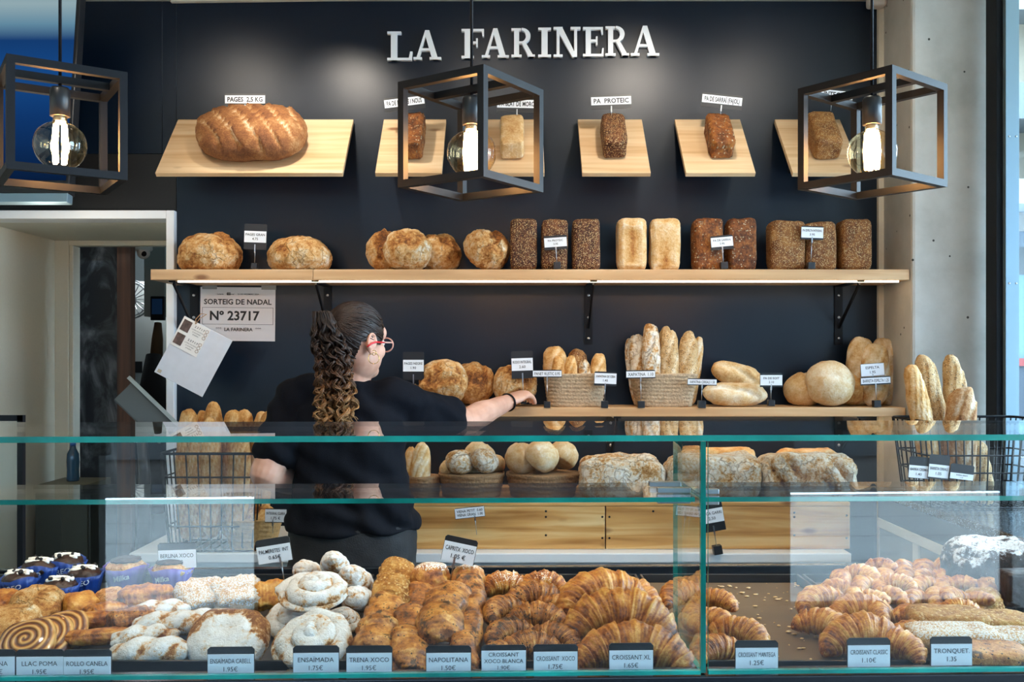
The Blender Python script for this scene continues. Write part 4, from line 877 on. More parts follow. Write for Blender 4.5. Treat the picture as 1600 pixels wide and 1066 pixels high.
# ------------------------------------------------------------------ things seen through the doorway and at the left
m = MB(); bx(m, -2.30, -1.92, 4.76, 4.78, .0, 2.04)
def mural():
    m, t, b, L = newmat('dark_kneading_mural'); tc = N(t, 'TexCoord'); mp = N(t, 'Mapping'); mp.inputs['Scale'].default_value = (5, 5, 2.2); mp.inputs['Rotation'].default_value = (0, .5, 0); L(tc.outputs['Object'], mp.inputs['Vector'])
    n = N(t, 'TexNoise', i_Scale=1.1, i_Detail=6.0, i_Distortion=1.8, i_Roughness=.6); L(mp.outputs[0], n.inputs['Vector'])
    rp = ramp(t, [(.44, (.002, .002, .003, 1)), (.54, (.04, .043, .047, 1)), (.66, (.14, .145, .15, 1)), (.8, (.3, .31, .32, 1))]); L(n.outputs['Fac'], rp.inputs[0]); L(rp.outputs[0], b.inputs['Base Color']); b.inputs['Roughness'].default_value = .5; return m
single(m, 'mural_panel', mural(), 'dark black and grey photographic mural behind the doorway', 'mural')
m = MB(); bx(m, -1.95, -1.884, 4.74, 4.80, 0, 2.04); single(m, 'brown_post', K['brownwood'], 'narrow brown wooden post right of the dark mural', 'post')
m = MB(); bx(m, -2.60, -2.235, 6.0, 6.5, 0, 1.93); fo = thing('white_fridge', 'tall white kitchen cabinet beyond the doorway, with a small dark picture on it', 'cabinet', loc=(0, 0, 0)); m.build('body', K['white'], fo, bevel=.006)
m = MB(); bx(m, -2.36, -2.31, 5.994, 5.9995, 1.36, 1.43); m.build('picture', K['blackplastic'], fo)
fg = thing('fan_guard', 'round wire fan cover hanging beyond the doorway', 'fan', loc=at(205, 468, 5.85))
m = MB()
for rr in (.115, .10, .03): m.tube([(rr*math.cos(i*PI/14), 0, rr*math.sin(i*PI/14)) for i in range(29)], .005, 6, False)
for k in range(18):
    a = k*PI/9; m.tube([(.03*math.cos(a), 0, .03*math.sin(a)), (.115*math.cos(a), -.01, .115*math.sin(a))], .003, 5)
m.build('wire_guard', K['steel'], fg)
m = MB(); m.ball((0, -.01, 0), (.03, .012, .03), 16, 8); m.build('hub', K['card'], fg)
cm = thing('security_camera', 'white dome security camera above the kitchen doorway', 'camera', loc=at(222, 390, 4.9))
m = MB(); m.lathe([(.02, .02), (.05, .02), (.052, .0), (.045, -.008)], 24); m.build('mount', K['white'], cm)
m = MB(); m.ball((.012, -.012, -.018), .032, 20, 14); m.build('dome', K['white'], cm)
m = MB(); m.ball((.024, -.038, -.026), (.014, .008, .014), 14, 8); m.build('lens', K['black'], cm)
m = MB(); bx(m, -2.32, -1.62, 6.5, 6.98, 1.60, 1.98); single(m, 'ventilation_duct', plain('duct_grey', '#8d9894', .5), 'grey boxed duct high up in the kitchen beyond the doorway', 'duct')
bx_ = at(247, 440, 5.7); m = MB(); m.box((0, 0, 0), (.12, .12, .42)); single(m, 'wall_cupboard', plain('cupboard_pale', '#9fa9a4', .5), 'pale narrow wall unit above the small dark terminal in the kitchen', 'cupboard', None, TR((bx_.x, bx_.y, bx_.z)))
tm = thing('payment_terminal', 'small dark screen terminal on the kitchen wall beyond the doorway', 'terminal', loc=at(247, 482, 5.6))
m = MB(); m.box((0, 0, 0), (.08, .03, .14)); m.build('housing', K['black'], tm, bevel=.004)
m = MB(); m.box((0, -.0165, .01), (.06, .002, .09)); m.build('display', emit('terminal_glow', '#10233a', .6), tm)
m = MB(); m.tube([at(247, 505, 5.7), at(246, 530, 5.68), at(244, 562, 5.7)], [(.025, .02), (.045, .03), (.05, .035)], 14); single(m, 'hanging_apron', plain('brown_cloth', '#6b5238', .85, bump=.3), 'brown cloth hanging on a hook in the kitchen', 'cloth')
m = MB(); m.tube([at(240, 555, 5.5), at(240, 620, 5.45), at(238, 720, 5.5), at(240, 800, 5.5)], [(.05, .04), (.12, .08), (.13, .09), (.11, .08)], 16); single(m, 'hanging_coat', plain('black_cloth', (.01, .01, .012, 1), .85, bump=.3), 'black garment hanging in the kitchen below the brown cloth', 'cloth')
ps = thing('till_screen', 'grey tilted till screen seen from behind, beside the doorway frame', 'till', mat=TR(at(228, 645, 3.75), -15, 42, 0))
m = MB(); m.box((0, 0, 0), (.26, .02, .10)); m.build('screen_back', plain('till_grey', '#4b5255', .4), ps, bevel=.006)
m = MB(); m.bar((-.15, -.012, .052), (.14, -.012, .052), .014); m.build('edge_bar', K['steel'], ps)
m = MB(); m.lathe([(.02, -.06), (.03, -.05), (.03, -.02), (.02, 0)], 16, M=rot(90, 0, 0)); m.build('joint', K['card'], ps)
m = MB(); m.tube([at(222, 690, 3.72), at(226, 740, 3.74), at(225, 862, 3.7)], [.02, .022, .03], 12); m.build('stand', K['blackplastic'], ps, ps.matrix_world.inverted())
bt = thing('water_bottle', 'blue tinted plastic water bottle standing in the dark doorway', 'bottle', loc=(at(114, 752, 4.4).x, 4.4, at(114, 752, 4.4).z))
m = MB(); m.lathe([(.001, 0), (.026, .001), (.028, .01), (.026, .05), (.028, .09), (.026, .125), (.014, .15), (.012, .165)], 20); m.build('body', plain('blue_plastic', '#27506e', .15, spec=.8), bt)
m = MB(); m.lathe([(.013, .163), (.0135, .175), (.001, .176)], 16); m.build('cap', plain('bottle_cap', '#2b5fa0', .4), bt)
bz = at(114, 752, 4.4).z
lc = thing('kitchen_counter', 'dark cabinet with paler top edge standing inside the doorway', 'cabinet', loc=(-1.9, 4.4, 0))
m = MB(); bx(m, -.22, .0, -.15, .15, bz-.031, bz-.001); m.build('worktop', plain('olive_top', '#6d6a57', .5), lc, bevel=.002)
m = MB(); bx(m, -.215, .03, -.14, .14, 0, bz-.0315); m.build('body', plain('olive_dark', '#2f322b', .5), lc)
m = MB(); bx(m, -.1, .02, -.146, -.1405, .1, bz-.07); m.build('door', plain('olive_door', '#3a3d34', .5), lc, bevel=.004)
bf = thing('metal_frame_stand', 'slim black square metal frame standing at the left edge', 'frame', loc=(-1.44, 2.7, 0))
m = MB(); m.bar((.06, 0, .001), (.06, 0, 1.29), .016); m.bar((-.45, 0, 1.282), (.0675, 0, 1.282), .016); m.bar((-.45, 0, .001), (-.45, 0, 1.29), .016); m.bar((-.45, 0, .2), (.06, 0, .2), .014); m.build('frame', K['black'], bf)
m = MB(); pane(m, -.44, .05, -.002, .002, .21, 1.272, 1); m.build('pane', GM, bf)

# ------------------------------------------------------------------ wire baskets of baguettes
def wire_basket(name, label, c, w_, d_, h_, nx, ny, nz, zr=0, r=.003):
    t = thing(name, label, 'basket', 'wire baskets', mat=TR(c, 0, 0, zr)); fr_ = .86
    def loop(z, f):
        rr = .03; pts = []
        for (sx, sy, a0) in ((1, 1, 0), (-1, 1, 90), (-1, -1, 180), (1, -1, 270)):
            for k in range(5):
                a = R(a0+k*22.5); pts.append((sx*(w_/2*f-rr)+rr*math.cos(a), sy*(d_/2*f-rr)+rr*math.sin(a), z))
        return pts+[pts[0]]
    m = MB(); m.tube(loop(h_, 1), r*1.6, 8, False); m.build('rim', K['black'], t)
    m = MB()
    for k in range(nz): z = h_*(k+.0)/nz+.004; m.tube(loop(z, fr_+(1-fr_)*z/h_), r, 6, False)
    for i in range(nx+1):
        x = -1+2*i/nx
        for s in (-1, 1): m.tube([(x*(w_/2*.95), s*d_/2, h_), (x*w_/2*fr_*.95, s*d_/2*fr_, .02), (x*w_/2*fr_*.95, s*d_/2*fr_*.8, .004)], r*.9, 6)
        m.tube([(x*w_/2*fr_*.95, -d_/2*fr_*.8, .004), (x*w_/2*fr_*.95, d_/2*fr_*.8, .004)], r*.9, 6)
    for i in range(ny+1):
        y = -1+2*i/ny
        for s in (-1, 1): m.tube([(s*w_/2, y*d_/2*.9, h_), (s*w_/2*fr_, y*d_/2*fr_*.9, .004)], r*.9, 6)
    m.build('wire_mesh', K['black'], t); return t
wire_basket('wire_basket', 'black wire basket of golden baguettes at the left, behind the glass', (X(344, 3.45), 3.45, .7735), .35, .24, .345, 8, 5, 4)
G = 'baguettes in the left wire basket'
for (px, y0, w_, d, rl, sd, lb) in ((293, 643, 30, 3.42, 0, 1, 'baguette at the left front of the left wire basket'), (312, 646, 24, 3.52, 2, 2, 'baguette second from the left, at the back of the left wire basket'), (333, 633, 30, 3.50, 0, 3, 'tallest baguette in the left wire basket'), (330, 655, 28, 3.38, -1, 4, 'short baguette at the front centre of the left wire basket'),
                                    (362, 641, 32, 3.46, 1, 5, 'plump baguette right of the tallest one in the left wire basket'), (380, 642, 30, 3.53, 0, 6, 'baguette at the back right of the left wire basket'), (402, 645, 22, 3.51, 3, 7, 'slim baguette second from the right in the left wire basket'), (411, 643, 24, 3.43, 4, 8, 'baguette at the right edge of the left wire basket'), (310, 662, 26, 3.39, -3, 9, 'baguette between the two left ones at the front of the left wire basket'), (372, 668, 30, 3.38, 2, 10, 'low baguette at the front right of the left wire basket')):
    upright(px, y0, 838, w_+5, d, sd, 'golden', lb, G, rl, -2, 6, .42, .85, e1=.62, cut=.3)
wire_basket('wire_basket', 'black wire basket of seeded baguettes on the granite counter at the right', (1.50, 3.13, .9765), .42, .28, .275, 15, 6, 5, 0, .0027)
G = 'baguettes in the right wire basket'
for (px, y0, y1, w_, d, mt, rl, sd, lb) in ((1444, 572, 775, 34, 3.08, 'golden', -10, 31, 'pale scored baguette at the left of the right wire basket'), (1466, 552, 775, 37, 3.14, 'seedgrey', -12, 32, 'seeded baguette leaning to the left in the right wire basket'), (1499, 556, 775, 37, 3.16, 'seedgrey', -5, 33, 'seeded baguette standing highest in the middle of the right wire basket'),
                                         (1500, 606, 785, 48, 3.06, 'rustic', 4, 34, 'broad rustic brown loaf in the right wire basket'), (1532, 690, 790, 34, 3.10, 'seedgrey', -8, 35, 'low seeded loaf at the right in the right wire basket')):
    upright(px, y0, y1, w_, d, sd, mt, lb, G, rl, -4, 5 if mt == 'golden' else 3, .55, .85, e1=.6)
G = 'price cards clipped to the right wire basket'
tag(1436, 731, 2.98, 32, 34, ['BARRA CREMA', '1.40'], 'price card reading BARRA CREMA, left of three on the right wire basket', G, 0, 5, split=(.02, .6))
tag(1467, 730, 2.975, 32, 38, ['BARRETA CEREALS', '1.05'], 'price card reading BARRETA CEREALS, middle of three on the right wire basket', G, 0, 6, split=(.06, .6))
tag(1503, 738, 2.97, 37, 24, ['BARRA GRAN', '1.30'], 'price card with dark upper half, right of three on the right wire basket', G, 0, 7, split=(.02, .42))
wb = rope_basket(.105, .085, .11, .25, 1, 7, 'small brown wicker bowl on the white cabinet, below the elbow of the worker', (X(395, 3.42), 3.42, .7735), 'wicker')
c = at(408, 806, 3.40); single(boule(.05, .035, 77, .45), 'bread_roll', K['golden'], 'golden roll lying in the wicker bowl below the elbow', 'bread', None, TR(c, 30))
tag(431, 806, 3.31, 34, 22, ['INTEGRAL CLARA', '1.75 €'], 'grey price tag before the wicker bowl, beside the worker hip', 'price tags around the bench', 0, 1, .062, None, (.05, .95), stem_x=-.01)
m = MB(); m.lathe([(.02, 0), (.055, .002), (.058, .06), (.054, .12), (.06, .17)], 24, fx=lambda p, a, i: (p[0]*(1+.08*math.sin(a*3+i)), p[1]*.5*(1+.1*math.cos(a*4+i*2)), p[2]+.008*math.sin(a*5)))
PB = m
# ------------------------------------------------------------------ pastries on the trays
def pas(name, mb, mat, px, py, d, label, cat, group=None, x=0, y=0, z=0):
    c = at(px, py, d)
    return single(mb, name, K[mat], label, cat, group, Matrix.Translation(c) @ rot(0, 0, z) @ rot(x, 0, 0) @ rot(0, y, 0))
def CRO(px, py, d, w_, mat, label, group, sd, yaw=0, pitch=35, roll=0, rm=.21, A=1.05, tone=.5, name='croissant', segs=4):
    L = w_*d/F
    o = pas(name, croissant(L, sd, rm, A, segs, tone=tone) if w_ > 60 else croissant(L, sd, rm, A, 3, 14, 40, tone=tone), mat, px, py, d, label, 'pastry', group, pitch, roll, yaw)
    return o
G = 'extra large croissants'
CRO(990, 1006, 1.585, 178, 'croissant', 'extra large croissant at the bottom front, behind the CROISSANT XL tag', G, 1, -10, 38, rm=.20)
CRO(968, 955, 1.68, 160, 'croissant', 'extra large croissant lying on top in the middle of its heap', G, 2, -4, 48, rm=.23, A=1.15)
CRO(940, 922, 1.80, 140, 'croissant', 'extra large croissant at the top of its heap, peaking before the white cabinet', G, 3, 14, 55, rm=.23, A=1.2, tone=.45)
CRO(915, 925, 1.90, 110, 'croissant', 'extra large croissant at the back left of its heap', G, 4, 24, 38)
CRO(985, 925, 1.86, 110, 'croissant', 'extra large croissant at the back right of its heap', G, 5, -35, 38)
G = 'butter croissants'
for i, (px, py, d, w_, yaw, pt, lb) in enumerate(((1060, 925, 1.88, 86, 35, 35, 'butter croissant at the back left, seen through the glass divider'), (1084, 965, 1.74, 92, 75, 25, 'butter croissant lying lengthwise directly behind the divider edge'), (1118, 935, 1.86, 74, -30, 35, 'small butter croissant at the back right of its heap'), (1120, 968, 1.74, 84, -60, 30, 'butter croissant in the middle of the heap, right of the divider edge'), (1158, 985, 1.69, 100, -40, 30, 'butter croissant at the right end of its heap, behind the CROISSANT MANTEGA tag'), (1115, 1012, 1.60, 96, 25, 32, 'butter croissant at the front, left of the CROISSANT MANTEGA tag'))):
    CRO(px, py, d, w_, 'croissant', lb, G, 20+i, yaw, pt, rm=.22, tone=.47)
G = 'classic croissants'
for i, (px, py, d, w_, yaw, pt, lb) in enumerate(((1280, 935, 1.86, 88, 20, 40, 'classic croissant at the back left, on the edge of the empty tray'), (1290, 972, 1.74, 92, -50, 30, 'classic croissant second from the left, pointing down to the right'), (1350, 990, 1.64, 130, -8, 45, 'large classic croissant in front, above the CROISSANT CLASSIC tag'), (1398, 1005, 1.61, 100, -45, 35, 'classic croissant right of the CROISSANT CLASSIC tag'), (1345, 950, 1.78, 96, -10, 40, 'classic croissant behind the large front one'))):
    CRO(px, py, d, w_, 'croissant', lb, G, 30+i, yaw, pt, rm=.24, tone=.55)
rnd = random.Random(11); G = 'mini croissants in a heap'; n = 0
where = ['front row', 'second row', 'third row', 'fourth row', 'fifth row', 'top']
for r_, (py, d, x0, x1) in enumerate(((985, 1.66, 1425, 1450), (962, 1.74, 1372, 1420), (955, 1.76, 1420, 1500), (935, 1.84, 1330, 1525), (917, 1.92, 1310, 1530), (901, 2.0, 1318, 1505), (887, 2.06, 1370, 1480))):
    k = max(2, int((x1-x0)/31)+1)
    for i in range(k):
        px = x0+(x1-x0)*i/(k-1)+rnd.uniform(-5, 5); n += 1
        CRO(px, py+rnd.uniform(-5, 5), d, rnd.uniform(54, 66), 'croissant', 'mini croissant in the heap right of the classic croissants, before the powdered chocolate loaf', G, 50+n, rnd.uniform(-70, 70), rnd.uniform(10, 45), rnd.uniform(-20, 20), .25, 1.0, rnd.uniform(.5, .66), 'mini_croissant')
G = 'chocolate croissants'
for i, (px, py, d, w_, yaw, pt, lb) in enumerate(((832, 930, 1.87, 96, 15, 40, 'chocolate croissant at the back centre of its heap'), (782, 950, 1.80, 84, 50, 30, 'chocolate croissant at the left back of its heap'), (872, 948, 1.80, 86, -40, 32, 'chocolate croissant at the right back of its heap, beside the extra large ones'), (840, 962, 1.73, 96, -8, 40, 'chocolate croissant with a violet sheen in the middle of its heap'), (792, 985, 1.68, 86, 35, 32, 'chocolate croissant left of the middle of its heap'),
                                                  (868, 992, 1.66, 90, -30, 32, 'chocolate croissant at the right front, above the CROISSANT XOCO tag'), (828, 1008, 1.61, 100, 5, 35, 'chocolate croissant at the front between the two croissant tags'), (776, 1020, 1.58, 76, 55, 25, 'chocolate croissant at the front left, behind the XOCO BLANCA tag'))):
    CRO(px, py, d, w_, 'choco', lb, G, 70+i, yaw, pt, rm=.23, tone=.46)
G = 'croissants with white flakes'
CRO(789, 912, 1.97, 74, 'sugartop', 'croissant sprinkled with white flakes, back row, left one', G, 81, 5, 35, rm=.27)
CRO(849, 910, 1.97, 70, 'sugartop', 'croissant sprinkled with white flakes, back row, right one beside the extra large heap', G, 82, -5, 35, rm=.27)
def ROLL(px, py, d, w_, ln, mat, label, group, sd, yaw=90, pitch=12, h_=.8, tone=.5, name='chocolate_roll', fill=False):
    k = d/F; o = pas(name, roll_pastry(ln/2, w_*k/2, w_*k/2*h_, sd, tone, rough_=.10 if mat == 'nut' else .02), mat, px, py, d, label, 'pastry', group, 0, pitch, yaw)
    if fill:
        m = MB(); m.ball((ln*.468, 0, -w_*k*.06), (.009, w_*k*.27, w_*k*.12), 18, 12, fx=lambda q: 1+.12*fr(q*2, 2)); m.build('chocolate_filling', K['chocolate'], o)
    return o
G = 'long chocolate plaits'
for i, (px, py, d, w_, mt, lb) in enumerate(((617, 908, 1.99, 58, 'nut', 'nut crusted pastry roll at the back, above the TRENA XOCO row'), (609, 936, 1.87, 62, 'nut', 'nut crusted pastry roll second from the back of the TRENA XOCO row'), (599, 967, 1.74, 64, 'choco', 'chocolate spotted pastry roll third from the back of the TRENA XOCO row'), (588, 1003, 1.62, 68, 'choco', 'chocolate spotted pastry roll at the front, behind the TRENA XOCO tag'))):
    ROLL(px, py, d, w_, .105, mt, lb, G, 90+i, -90-8+(i % 2)*10, 26)
G = 'coconut pastry rolls'
ROLL(674, 908, 1.96, 62, .11, 'sugartop', 'shiny pastry roll with white flakes on its top, left of the CAPRITX wire', G, 96, 90, 15, .9)
ROLL(732, 907, 1.97, 52, .10, 'sugartop', 'shiny pastry roll with white flakes on its top, right of the CAPRITX wire', G, 97, 90, 15, .9)
G = 'chocolate filled rolls'
for i, (px, py, d, w_, lb) in enumerate(((655, 942, 1.88, 50, 'chocolate filled roll low down behind the big front pair, left'), (640, 982, 1.70, 54, 'chocolate filled roll left of the big front pair'), (638, 1022, 1.585, 62, 'chocolate filled roll at the front, left of the NAPOLITANA tag'), (700, 945, 1.79, 70, 'big chocolate filled roll lying on top, rear one of the front pair'), (688, 984, 1.64, 78, 'big chocolate filled roll with dark open end, front one of the pair'),
                                         (734, 928, 1.88, 48, 'chocolate filled roll below the right flaked one'), (732, 960, 1.78, 48, 'chocolate filled roll in the middle of the right hand row'), (729, 993, 1.67, 52, 'chocolate filled roll in the right hand row, second from the front'), (724, 1024, 1.57, 46, 'chocolate filled roll in the right hand row behind the NAPOLITANA tag'))):
    ROLL(px, py, d, w_, .094 if w_ < 60 else .106, 'choco', lb, G, 100+i, -90+(6 if px < 700 else -3)+(i % 3-1)*9, 27 if w_ < 66 else 10, .84, .40, 'chocolate_roll', True)
# sugar powdered group
def ensaimada(px, py, d, w_, sd, lb, pitch, tone=.58, mat='powder'):
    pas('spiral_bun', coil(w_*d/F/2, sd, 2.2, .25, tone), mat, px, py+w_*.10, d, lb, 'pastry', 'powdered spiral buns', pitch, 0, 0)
ensaimada(487, 1000, 1.62, 142, 1.0, 'large powdered spiral bun leaning at the front, behind the ENSAIMADA tag', 32)
ensaimada(490, 925, 1.76, 126, 2.4, 'large powdered spiral bun lying on top of its stack', 16)
ensaimada(470, 965, 1.80, 118, 4.0, 'powdered spiral bun underneath the top one of the stack', 20)
ensaimada(535, 968, 1.80, 66, 5.0, 'small powdered spiral bun at the right under the stack, by the tray edge', 30)
def custard():
    def fn(p, w_):
        r = math.hypot(p.x, p.y); dish = -.22*math.exp(-(r/.42)**2)*(p.z > 0); t = .15 if r > .62 else .75
        if p.y < -.25 and r > .6: t = .7 if p.z > -.1 else .3
        g = -.12*math.exp(-((r-.6)/.07)**2)*(p.z > 0)
        return dish+g, t+.14*fr(w_*2, 3)
    return fn
k = 1.64/F; pas('ring_bun', loaf(62*k, 58*k, .036, .8, .8, .05, 1, 4, .8, 48, 40, custard()), 'powder', 357, 1000, 1.64, 'brown ring bun with powdered centre behind the ENSAIMADA CABELL tag', 'pastry', None, 28)
G = 'powdered twisted pastries'
for i, (px, py, d, w_, yaw, lb) in enumerate(((238, 1018, 1.60, 122, 12, 'powdered twisted pastry in front, lowest at the left'), (228, 995, 1.66, 100, 25, 'powdered twisted pastry second from the front'), (262, 975, 1.70, 108, 14, 'powdered twisted pastry in the middle of its heap'), (300, 968, 1.76, 86, 30, 'powdered twisted pastry at the right of its heap'), (248, 955, 1.80, 92, 20, 'powdered twisted pastry at the back of its heap'))):
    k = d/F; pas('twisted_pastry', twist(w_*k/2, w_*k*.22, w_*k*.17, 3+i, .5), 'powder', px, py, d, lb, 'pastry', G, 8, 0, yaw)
G = 'powdered cream horns'
for i, (px, py, d, w_, ln, yaw, pt, lb) in enumerate(((525, 887, 1.96, 42, .10, 84, 40, 'powdered cream horn standing highest behind the spiral bun stack'), (556, 908, 1.90, 46, .11, 80, 30, 'powdered cream horn with open brown end, right of the highest one'), (482, 896, 1.98, 40, .08, 70, 25, 'powdered cream horn at the left behind the spiral bun stack'), (560, 938, 1.86, 46, .10, 75, 20, 'powdered cream horn below the open ended one, by the tray edge'), (520, 915, 2.0, 50, .10, 90, 10, 'powdered cream horn hidden low behind the spiral bun stack'))):
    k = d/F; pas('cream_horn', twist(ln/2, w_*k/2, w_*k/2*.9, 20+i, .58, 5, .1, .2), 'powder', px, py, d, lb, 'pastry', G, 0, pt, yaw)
for (px, py, d, w_, sd, lb) in ((313, 934, 1.89, 82, 1, 'nut and sugar topped square pastry, left of the pair at the back'), (372, 931, 1.90, 84, 2, 'nut and sugar topped square pastry, right of the pair at the back')):
    k = d/F; pas('almond_square', loaf(w_*k*.46, .042, .026, .55, .6, .09, 1, sd, .8, 44, 36, lambda p, w_: (.10*fr(w_*5, 3)*(p.z > 0), .42+.2*p.z)), 'sugarnut', px, py, d, lb, 'pastry', 'nut and sugar squares', 24, 0, 30)
k = 1.9/F; pas('palm_leaf_pastry', roll_pastry(.034, .030, .02, 5, .5), 'croissant', 424, 930, 1.91, 'golden brown palm leaf pastry between the nut squares and the powdered stack', 'pastry', None, 60, 0, 20)
m = loaf(.0, .0, .0, nu=4, nv=2) if False else None
# left end: muffins, buns, swirls
BLUE = plain('blue_muffin_paper', '#123a86', .45); PURP = plain('purple_muffin_paper', '#5b4a9a', .45)
def muffin(px, py, d, w_, label, paper, word, group, sd, blue=True):
    k = d/F; r = w_*k/2; t = thing('muffin', label, 'muffin', group, mat=TR(at(px, py, d), 0, 0, 10*math.sin(sd*3)))
    h = r*1.25
    def fx(p, a, i):
        f = 1+.035*math.cos(16*a); z = p[2]
        if i >= 4: z += r*.22*max(0, math.cos(2*a+.6+sd))**1.0*(1 if blue else .7)
        return (p[0]*f, p[1]*f, z)
    m = MB(); m.lathe([(r*.02, -h*.5), (r*.68, -h*.5), (r*.78, -h*.15), (r*.9, h*.25), (r*1.03, h*.5), (r*.98, h*.5), (r*.85, h*.22), (r*.02, h*.2)], 64, 0, True, fx, caps=True); m.build('paper_cup', paper, t)
    m = loaf(r*.9, r*.9, r*.5, 1, 1, .08, 1.2, sd, .8, 28, 20); m.build('cake', K['chocolate' if blue else 'country'], t, Matrix.Translation((0, 0, h*.42)))
    if blue:
        m = MB(); 
        for j in range(3):
            m.tube([(r*(.55*math.cos(a_/10*5+j)), r*.5*(-.5+j*.5)+r*.1*math.sin(a_), h*.42+r*.47-.004*abs(j-1)) for a_ in range(11)], r*.12, 8)
        m.build('icing', K['cream_top'], t)
        m = MB(); rn = random.Random(sd)
        for j in range(9): m.ball((rn.uniform(-.5, .5)*r, rn.uniform(-.5, .5)*r, h*.42+r*.52), r*rn.uniform(.06, .13), 8, 6)
        m.build('cookie_crumb', plain('black_cookie', (.012, .01, .01, 1), .7), t)
    else:
        m = loaf(r*.7, r*.7, r*.15, 1, 1, .1, 1.5, sd, .8, 24, 14); m.build('glaze', K['chocolate'], t, Matrix.Translation((0, 0, h*.42+r*.42)))
    m = MB(); geo = text_geo(word, .02); vs, fs, x0, x1, z0, z1 = geo; kk = r*(.27 if blue else .25)/.7
    wv = []
    for v in vs:
        a = -PI/2+(v.x-(x0+x1)/2)*kk/(r*.95)*(1 if True else 0); z = (v.y-.35)*kk+h*(.22 if blue else .22)+(v.x-(x0+x1)/2)*kk*.2
        rr = (r*.78+(r*.12)*(z/h+.15)/.4)*1.05; wv.append((rr*math.cos(a), rr*math.sin(a), z))
    m.add(wv, fs, False); m.build('lettering', K['paper'], t)
G = 'blue muffins'
for i, (px, py, d, lb) in enumerate(((30, 922, 1.95, 'blue cup muffin at the far left of its group'), (62, 903, 2.06, 'blue cup muffin at the back left of its group'), (104, 896, 2.1, 'blue cup muffin at the very back of its group'), (94, 932, 1.89, 'blue cup muffin in front with the full word on its cup'), (132, 915, 1.98, 'blue cup muffin at the right end of its group'))):
    muffin(px, py, d, 58, lb, BLUE, 'OREO', G, i+1)
G = 'purple muffins'
muffin(197, 906, 2.02, 66, 'purple cup muffin, left of the two purple ones', PURP, 'Milka', G, 7, False)
muffin(268, 908, 2.01, 66, 'purple cup muffin, right of the two purple ones, below a tag', PURP, 'Milka', G, 8, False)
def BUN(px, py, d, w_, mat, lb, sd, hh=.36, x=20, z=0, tone=.45, name='brown_bun', group='brown buns at the left'):
    k = d/F; pas(name, disc(w_*k/2, w_*k*hh, sd, tone, .08), mat, px, py, d, lb, 'pastry', group, x, 0, z)
BUN(55, 953, 1.82, 80, 'country', 'large brown bun with a folded crust before the blue muffins', 1, .32, 35)
BUN(4, 945, 1.88, 52, 'croissant', 'brown bun cut by the left picture edge', 2)
BUN(16, 985, 1.70, 88, 'country', 'sugar dusted brown bun at the left front', 3, .32, 30)
BUN(128, 948, 1.85, 56, 'croissant', 'golden brown bun right of the blue muffins', 4, .34, 25, 40)
BUN(170, 940, 1.89, 46, 'country', 'small round light brown bun before the left purple muffin', 5, .4)
G = 'striped brown pastry rolls'
for i, (px, py, d, w_, ln, yaw, lb) in enumerate(((232, 936, 1.88, 60, .10, 25, 'striped pastry roll before the right purple muffin'), (206, 970, 1.74, 56, .085, 30, 'striped pastry roll beside the powdered twists'), (158, 995, 1.66, 34, .115, 12, 'long flat pastry roll at the front above the ROLLO CANELA tag'), (136, 972, 1.76, 40, .10, 22, 'pastry roll in the middle behind the long flat one'), (165, 958, 1.82, 44, .08, 40, 'pastry roll under the small round bun'))):
    ROLL(px, py, d, w_, ln, 'croissant' if i != 1 else 'choco', lb, G, 120+i, yaw, 0, .75, .42, 'striped_roll')
for i, (px, py, d, w_, lb) in enumerate(((42, 1005, 1.615, 84, 'cinnamon swirl in front, leftmost of the fanned three'), (70, 999, 1.65, 84, 'cinnamon swirl in the middle of the fanned three'), (96, 990, 1.69, 80, 'cinnamon swirl rightmost of the fanned three'))):
    k = d/F; pas('cinnamon_swirl', disc(w_*k/2, .014, 30+i, .5, .03), 'swirl', px, py, d, lb, 'pastry', 'cinnamon swirls', 38, -12, 20)
# right end
pas('chocolate_loaf', loaf(.098, .07, .074, .55, .62, .05, 1.1, 9, .9, 52, 40, lambda p, w_: (.05*fr(w_*3, 3)+(.06*math.sin(w_.y*14+w_.x*3+3*fr(w_, 2)) if p.z > .3 else 0), .5*max(0, min(1, (p.z-.40)*2.2+1.5*fr(w_*3.2, 3)))+.14)), 'chocloaf', 1553, 900, 1.98, 'large dark chocolate loaf dusted with icing sugar at the right edge', 'cake', None, 0, 0, -4)
G = 'nut and chocolate slabs'
for i, (px, py, d, w_, mt, lb) in enumerate(((1478, 968, 1.70, 118, 'nut', 'nut covered slab below the mini croissants'), (1552, 975, 1.70, 110, 'nut', 'nut covered slab at the right edge under the round cookie'), (1490, 996, 1.62, 140, 'sugarnut', 'pale speckled slab above the TRONQUET tag'), (1572, 1002, 1.62, 120, 'sugarnut', 'pale speckled slab at the right edge'), (1545, 1026, 1.555, 120, 'choco', 'chocolate speckled slab at the right front beside the TRONQUET tag'))):
    k = d/F; pas('pastry_slab', loaf(w_*k/2, .035, .019, .4, .45, .05, 1, 40+i, .9, 36, 36, lambda p, w_: (.03*fr(w_*3, 2), .5)), mt, px, py, d, lb, 'pastry', G, 6, 0, -5)
pas('nut_cookie', disc(30*1.84/F, .02, 7, .5, .1), 'nut', 1535, 948, 1.84, 'round nut cookie on the slabs before the chocolate loaf', 'pastry', None, 45, 0, -20)
pas('filled_cookie', disc(26*1.88/F, .022, 8, .5, .1), 'choco', 1548, 928, 1.89, 'chocolate cookie leaning behind the nut cookie', 'pastry', None, 50, 0, -10)
pas('chocolate_cube_cake', tin(.034, .03, .034, 12, .5, rough_=.03), 'chocolate', 1590, 918, 1.86, 'dark chocolate cake piece at the right edge before the big loaf', 'cake', None, 0, 90, 0)
